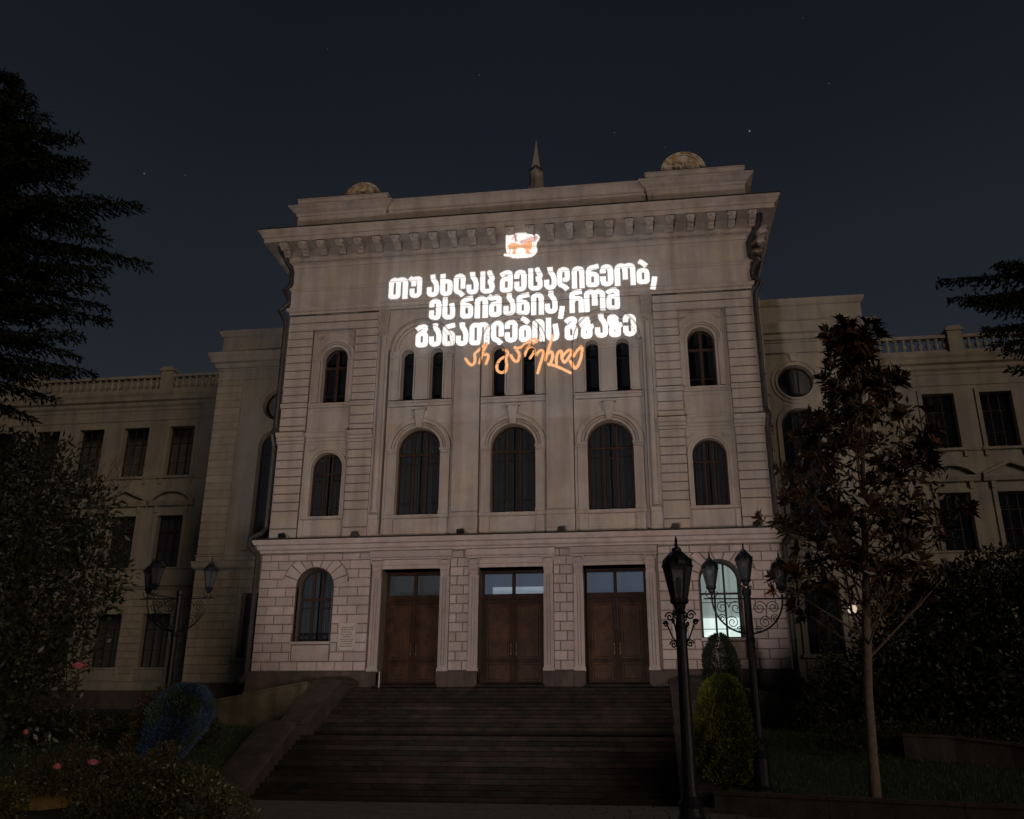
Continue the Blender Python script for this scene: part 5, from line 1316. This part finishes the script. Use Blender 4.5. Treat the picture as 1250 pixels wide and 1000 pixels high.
# broad evergreen tree in front of the left wing
bl = []
for (x, y, z, r) in ((-13.9, -9, 5.4, 1.5), (-15.6, -9, 6.6, 1.9), (-17.8, -9, 7.0, 2.0), (-13.6, -8.6, 3.2, 1.7), (-15.6, -9.2, 3.6, 2.4), (-17.6, -9, 4, 2.4), (-14.0, -9, .9, 1.7), (-16.0, -9, .8, 2.3), (-14.6, -9, -1.0, 1.7), (-17, -9, -1, 2.2), (-12.9, -9, 4.6, .9), (-13.0, -8.9, 2.2, 1.0), (-18.8, -9, 5.5, 2.0)):
    bl.append(((x+15.6, y+9, z+2.6), (r, r*.9, r*.85)))
leafy('evergreen_tree', 'dense dark broad-leaved tree covering the left wing', 'tree', (-15.6, -9, -2.6), bl, 19000, F_BRD, .24, .10, stems=18, shell=.25)
# bare twigs beside it
t = thing('bare_tree', 'thin bare branching twigs above the leafy tree at the left', 'tree', (-14.6, -6.5, -1.6)); m = MB()
def grow(p, d, l, r, k):
    q = p+d*l; m.tube([tuple(p), tuple(p+d*l*.5+Vector(rdir(1)[0])*l*.06), tuple(q)], [r, r*.85, r*.65], 4)
    if k:
        for _ in range(3 if k > 2 else 2): grow(q, (d+Vector(rdir(1)[0])*.62+Vector((0, 0, .12))).normalized(), l*.72, r*.62, k-1)
grow(Vector((0, 0, 0)), Vector((.02, 0, 1)), 6.2, .07, 0); grow(Vector((.1, 0, 6.2)), Vector((.0, 0, 1)), 1.2, .05, 5); obj('branches', m, BARK, t)

# young magnolia on the right
MT = thing('magnolia_tree', 'young magnolia with slim pale trunk and dark reddish leaves at the right', 'tree', (10.32, -14.3, -3.5))
tr = [(0, 0, 0), (.07, 0, 1.2), (.15, .03, 2.6), (.30, 0, 4.1), (.46, .05, 5.4), (.56, 0, 6.8), (.74, 0, 8.4), (.86, 0, 10.2), (.93, 0, 11.3)]
obj('trunk', MB().tube(tr, [.15, .12, .11, .11, .085, .065, .045, .025, .01], 12), BARK, MT, smooth=True)
mb = MB(); RP = []
def outline(z):   # half width of the crown at a height above the base
    pts = [(4.2, .9), (5.0, 1.75), (6.2, 2.05), (7.2, 2.05), (8.2, 1.85), (9.2, 1.4), (10.2, .9), (11.6, .2)]
    return np.interp(z, [p[0] for p in pts], [p[1] for p in pts])
for i in range(60):
    z = 3.3+7.6*(i/59)**1.0; az = i*2.399+rng.uniform(-.3, .3); zt_ = min(11.5, z+.7+1.5*rng.random())
    ln = outline(zt_)*(.75+.4*rng.random()); base = Vector((np.interp(z, [p[2] for p in tr], [p[0] for p in tr]), 0, z))
    e = Vector((base.x+ln*math.cos(az), ln*math.sin(az), zt_)); mid = base.lerp(e, .5)+Vector((0, 0, -.12+.15*rng.random()))
    mb.tube([tuple(base), tuple(mid), tuple(e)], [.038*(1-z/16), .022, .010], 5); RP.append((e, (e-mid).normalized()))
    for q in range(4):
        s = .35+.6*rng.random(); p = base.lerp(e, s)+Vector((0, 0, .0)); d = ((e-base).normalized()+Vector(rdir(1)[0])*.8+Vector((0, 0, .3))).normalized(); g = p+d*(.3+.4*rng.random())
        mb.tube([tuple(p), tuple(g)], [.012, .007], 4); RP.append((g, d))
for sgn, zz in ((1, 4.2), (-1, 4.4)):
    b0 = Vector((.26, 0, 3.55)); mb.tube([tuple(b0), (.26+sgn*.26, 0, zz), (.36+sgn*.40, 0, zz+1.0), (.45+sgn*.6, .1, zz+1.8)], [.04, .032, .025, .012], 6)
obj('branches', mb, BARK, MT)
lc = []
for v_ in range(6):
    n = 15; P = np.zeros((n, 3)); P[:, 2] = rng.random(n)*.12-.04
    a = np.arange(n)*2.4+v_; D = unit(np.stack([np.cos(a), np.sin(a), .05+.9*rng.random(n)], 1)); N = unit(np.stack([-np.cos(a)*.6, -np.sin(a)*.6, np.ones(n)], 1)+rng.normal(size=(n, 3))*.3)
    o = leafmesh('leaf_cluster', P, D, N, .20+.12*rng.random(n), .095, F_MAG2 if v_ == 5 else F_MAG, None, kind=False, fold=.22); lc.append(o.data); bpy.data.objects.remove(o)
for i, (p, d) in enumerate(RP[:300]):
    o = bare('leaf_cluster', lc[5] if rng.random() < (.16 if (p.x < -.9 or p.z > 10.4) else .03) else lc[i % 5], MT, p); o.rotation_euler = d.to_track_quat('Z', 'Y').to_euler(); k = 1.0+.5*rng.random(); o.scale = (k, k, k)

n = 4300; zz = 4.3+6.9*rng.random(n)**.9; pp = np.array([(4.2, .7), (5.0, 1.7), (6.2, 2.05), (7.2, 2.0), (8.2, 1.75), (9.2, 1.3), (10.2, .8), (11.4, .2)])
rr_ = np.interp(zz, pp[:, 0], pp[:, 1])*(.15+.9*rng.random(n)**.6); aa = rng.random(n)*6.283; cl = np.sin(aa*3+zz*2.3)+np.sin(zz*5.1+aa*2)+.5*np.sin(zz*11)
kp = cl > -.15; P = np.stack([rr_*np.cos(aa)+np.interp(zz, [0, 5, 11], [.1, .42, .9]), rr_*np.sin(aa), zz], 1)[kp]
leafmesh('foliage', P, unit(rdir(len(P))+np.array((0, 0, .35))), rdir(len(P)), .17+.14*rng.random(len(P)), .085, F_MAG, MT, fold=.2)

# dark planting right of the building
leafy('evergreen_shrub', 'tall dark evergreen mass filling the right side below the wing windows', 'shrub', (15.2, -5, -2.2), [((x-15.2, y+5, z+2.2), (r, r, r*.9)) for x, y, z, r in ((13.0, -5, -.6, 1.9), (14.0, -5, 1.1, 1.8), (15.4, -5, 2.0, 1.9), (17.2, -5, 2.3, 2.1), (19.4, -5, 2.6, 2.2), (15.5, -5, -.6, 2.2), (17.8, -5, -.5, 2.4), (20.5, -5, .0, 2.6), (22.5, -5, 2.0, 2.6))], 48000, F_HDG, .20, .10, 14, shell=.2)
leafy('small_fir', 'small dark pointed fir beside the corner right of the building', 'tree', (11.3, -5.2, -2.2), [((0, 0, 1.0), (1.0, 1.0, 1.1)), ((.1, 0, 2.0), (.7, .7, .9)), ((.2, 0, 2.9), (.38, .38, .8)), ((-.2, .1, .6), (1.3, 1.2, .8))], 7000, F_HDG, .14, .05, 5, shell=.4, up_=.5)
leafy('low_hedge', 'dark clipped hedge along the foot of the ramp at the right', 'hedge', (13.4, -8.4, -2.6), [((x, .1*math.sin(x*2), .55), (.9, .6, .62)) for x in np.arange(-2.6, 5, .8)], 9000, F_HDG, .10, .05, 8, shell=.55)
def topiary(name, label, loc, prof, n, m, tilt=(0, 0), L=.10, W=.035, nz=.5):
    """clipped bush: points on a surface of revolution given by (z, r)"""
    t = thing(name, label, 'topiary', loc)
    H = prof[-1][0]; z = rng.random(n)*(H-prof[0][0])+prof[0][0]; r = np.interp(z, [p[0] for p in prof], [p[1] for p in prof])
    keep = rng.random(n) < (r/r.max())**.6; z = z[keep]; r = r[keep]; n = len(z); a = rng.random(n)*2*math.pi
    rr = r*(1+.07*np.sin(a*5+z*4)+.05*np.sin(a*11-z*9))*(.72+.30*rng.random(n)**.5)
    P = np.stack([rr*np.cos(a)+tilt[0]*z, rr*np.sin(a)+tilt[1]*z, z], 1); D = unit(np.stack([np.cos(a)*.55, np.sin(a)*.55, .5+nz*rng.random(n)], 1)+rng.normal(size=(n, 3))*.28)
    obj('stem', MB().tube([(0, 0, 0), (tilt[0]*H*.8, tilt[1]*H*.8, H*.8)], [.06, .02], 6), DBARK, t)
    mb = MB(); 
    leafmesh('foliage', P, D, unit(np.stack([-np.sin(a), np.cos(a), a*0], 1)+rng.normal(size=(n, 3))*.4), L*(.6+.8*rng.random(n)), W, m, t)
    return t
topiary('clipped_thuja', 'rounded yellow-green clipped thuja between the two lamp posts at the right', (7.38, -11.4, -3.22), [(.15, .5), (.4, .78), (1.0, .86), (1.7, .80), (2.3, .62), (2.7, .35), (2.85, .1)], 26000, F_THU)
topiary('dark_thuja', 'slim dark thuja rising behind the yellow-green one under the lit window', (7.95, -4.2, -1.9), [(.1, .3), (1, .55), (2.0, .60), (2.7, .50), (3.2, .25), (3.35, .05)], 14000, F_THD, L=.13)
topiary('blue_lit_cypress', 'egg-shaped clipped cypress leaning left of the steps, blue light painted into its leaves', (-8.65, -11.2, -3.1), [(.2, .35), (.7, .62), (1.3, .80), (1.8, .84), (2.15, .70), (2.4, .42), (2.52, .12)], 26000, F_BLU, tilt=(.30, 0), L=.13)
leafy('yellow_shrub', 'olive green shrub growing up beside the egg-shaped cypress', 'shrub', (-9.1, -11.2, -3.0), [((0, 0, 1.3), (.45, .4, .9)), ((.35, .1, 2.0), (.35, .3, .45)), ((-.3, 0, .7), (.5, .4, .5))], 2500, F_ROS, .11, .05, 5)
# bushes in front, bottom left
leafy('front_bush', 'large glossy-leaved bush in the bottom left foreground', 'shrub', (-4.3, -19.2, -3.65), [((-.9, 0, .35), (.8, .7, .6)), ((-.1, 0, .62), (.85, .8, .62)), ((.75, 0, .55), (.75, .7, .60)), ((1.45, .1, .22), (.6, .6, .5)), ((-.3, -.4, .2), (1.3, .7, .5))], 11000, F_BSH, .085, .042, 12, shell=.6)
leafy('corner_bush', 'small dark bush cut by the bottom left corner', 'shrub', (-7.9, -18.6, -3.65), [((0, 0, .35), (.45, .45, .5)), ((-.4, 0, .3), (.5, .45, .45))], 2500, F_BSH, .08, .04, 5)
leafy('planting', 'mixed reddish green planting between the rose bush and the cypress', 'shrub', (-7.6, -14.6, -3.4), [((x, y, z), (r, r, r*.8)) for x, y, z, r in ((0, 0, .5), (.8, .3, .7), (-.9, .2, .6), (1.5, .2, .4), (-1.8, 0, .5))] if False else [((0, 0, .5), (.6, .6, .5)), ((.8, .3, .8), (.45, .45, .5)), ((-.9, .2, .6), (.6, .6, .5)), ((1.4, .2, .4), (.45, .45, .4)), ((-1.9, 0, .5), (.7, .6, .5))], 3800, F_ROS, .11, .05, 9)
leafy('left_hedge', 'dark low shrubs along the foot of the left ramp', 'hedge', (-13.0, -7.5, -2.3), [((x, .15*math.sin(x), .5), (.9, .6, .6)) for x in np.arange(-6, 4, .8)], 12000, F_HDG, .11, .05, 10, shell=.55)
def rose(loc, label, stems, nleaf=420, seed=1):
    t = thing('rose_bush', label, 'rose bush', loc); rr = random.Random(seed); P = []; D = []
    mb = MB()
    for k, (ex, ey, ez, fl) in enumerate(stems):
        pts = [Vector((0, 0, 0)), Vector((ex*.35, ey*.4, ez*.4)), Vector((ex*.8, ey*.8, ez*.75)), Vector((ex, ey, ez))]; mb.tube([tuple(p) for p in pts], [.018, .014, .010, .007], 5)
        for q in range(nleaf//len(stems)):
            s = rr.uniform(.2, .97); i = min(2, int(s*3)); p = pts[i].lerp(pts[i+1], s*3-i); P.append(p+Vector(rdir(1)[0])*.16*rr.random()); D.append(Vector(rdir(1)[0])+Vector((0, 0, -.1)))
        if fl:
            f = MB(); c = pts[-1]
            for j in range(22):
                a = j*2.4; r = .012+.0032*j*fl; zz = .05*fl-.0028*j; u = Vector((math.cos(a), math.sin(a), 0)); w2 = Vector((-u.y, u.x, 0)); s_ = (.022+.0012*j)*fl
                b0 = c+u*r*.6+Vector((0, 0, zz-.03)); b1 = c+u*(r+.008)+Vector((0, 0, zz+.045*fl*.5))
                f.add([b0-w2*s_*.5, b0+w2*s_*.5, b1+w2*s_, b1+u*.012+Vector((0, 0, .01)), b1-w2*s_], [(0, 1, 2, 3, 4)])
            obj('rose_flower', f, PETAL, t)
    obj('stem', mb, DBARK, t); P = np.array([tuple(p) for p in P]); D = unit(np.array([tuple(d) for d in D]))
    leafmesh('foliage', P, D, rdir(len(P)), .05+.05*rng.random(len(P)), .04, F_ROS, t, fold=.15)
rose((-6.72, -18, -3.65), 'tall thin rose bush with one large pink rose on top and blooms below', [(-.45, 0, 3.05, 2.3), (.25, 0, 1.10, 1.6), (-.62, .1, 1.03, 1.2), (-.05, .1, 2.2, 0), (.30, 0, 1.9, 0), (-.25, 0, 1.6, 0)], 700, 2)
rose((-8.6, -17, -3.6), 'rose bush with one small bloom at the left edge', [(-.25, 0, 1.7, .8), (.15, .1, 1.2, 0), (.35, 0, 1.5, 0), (-.4, 0, 1.1, 0)], 420, 6)
bpy.context.view_layer.update()
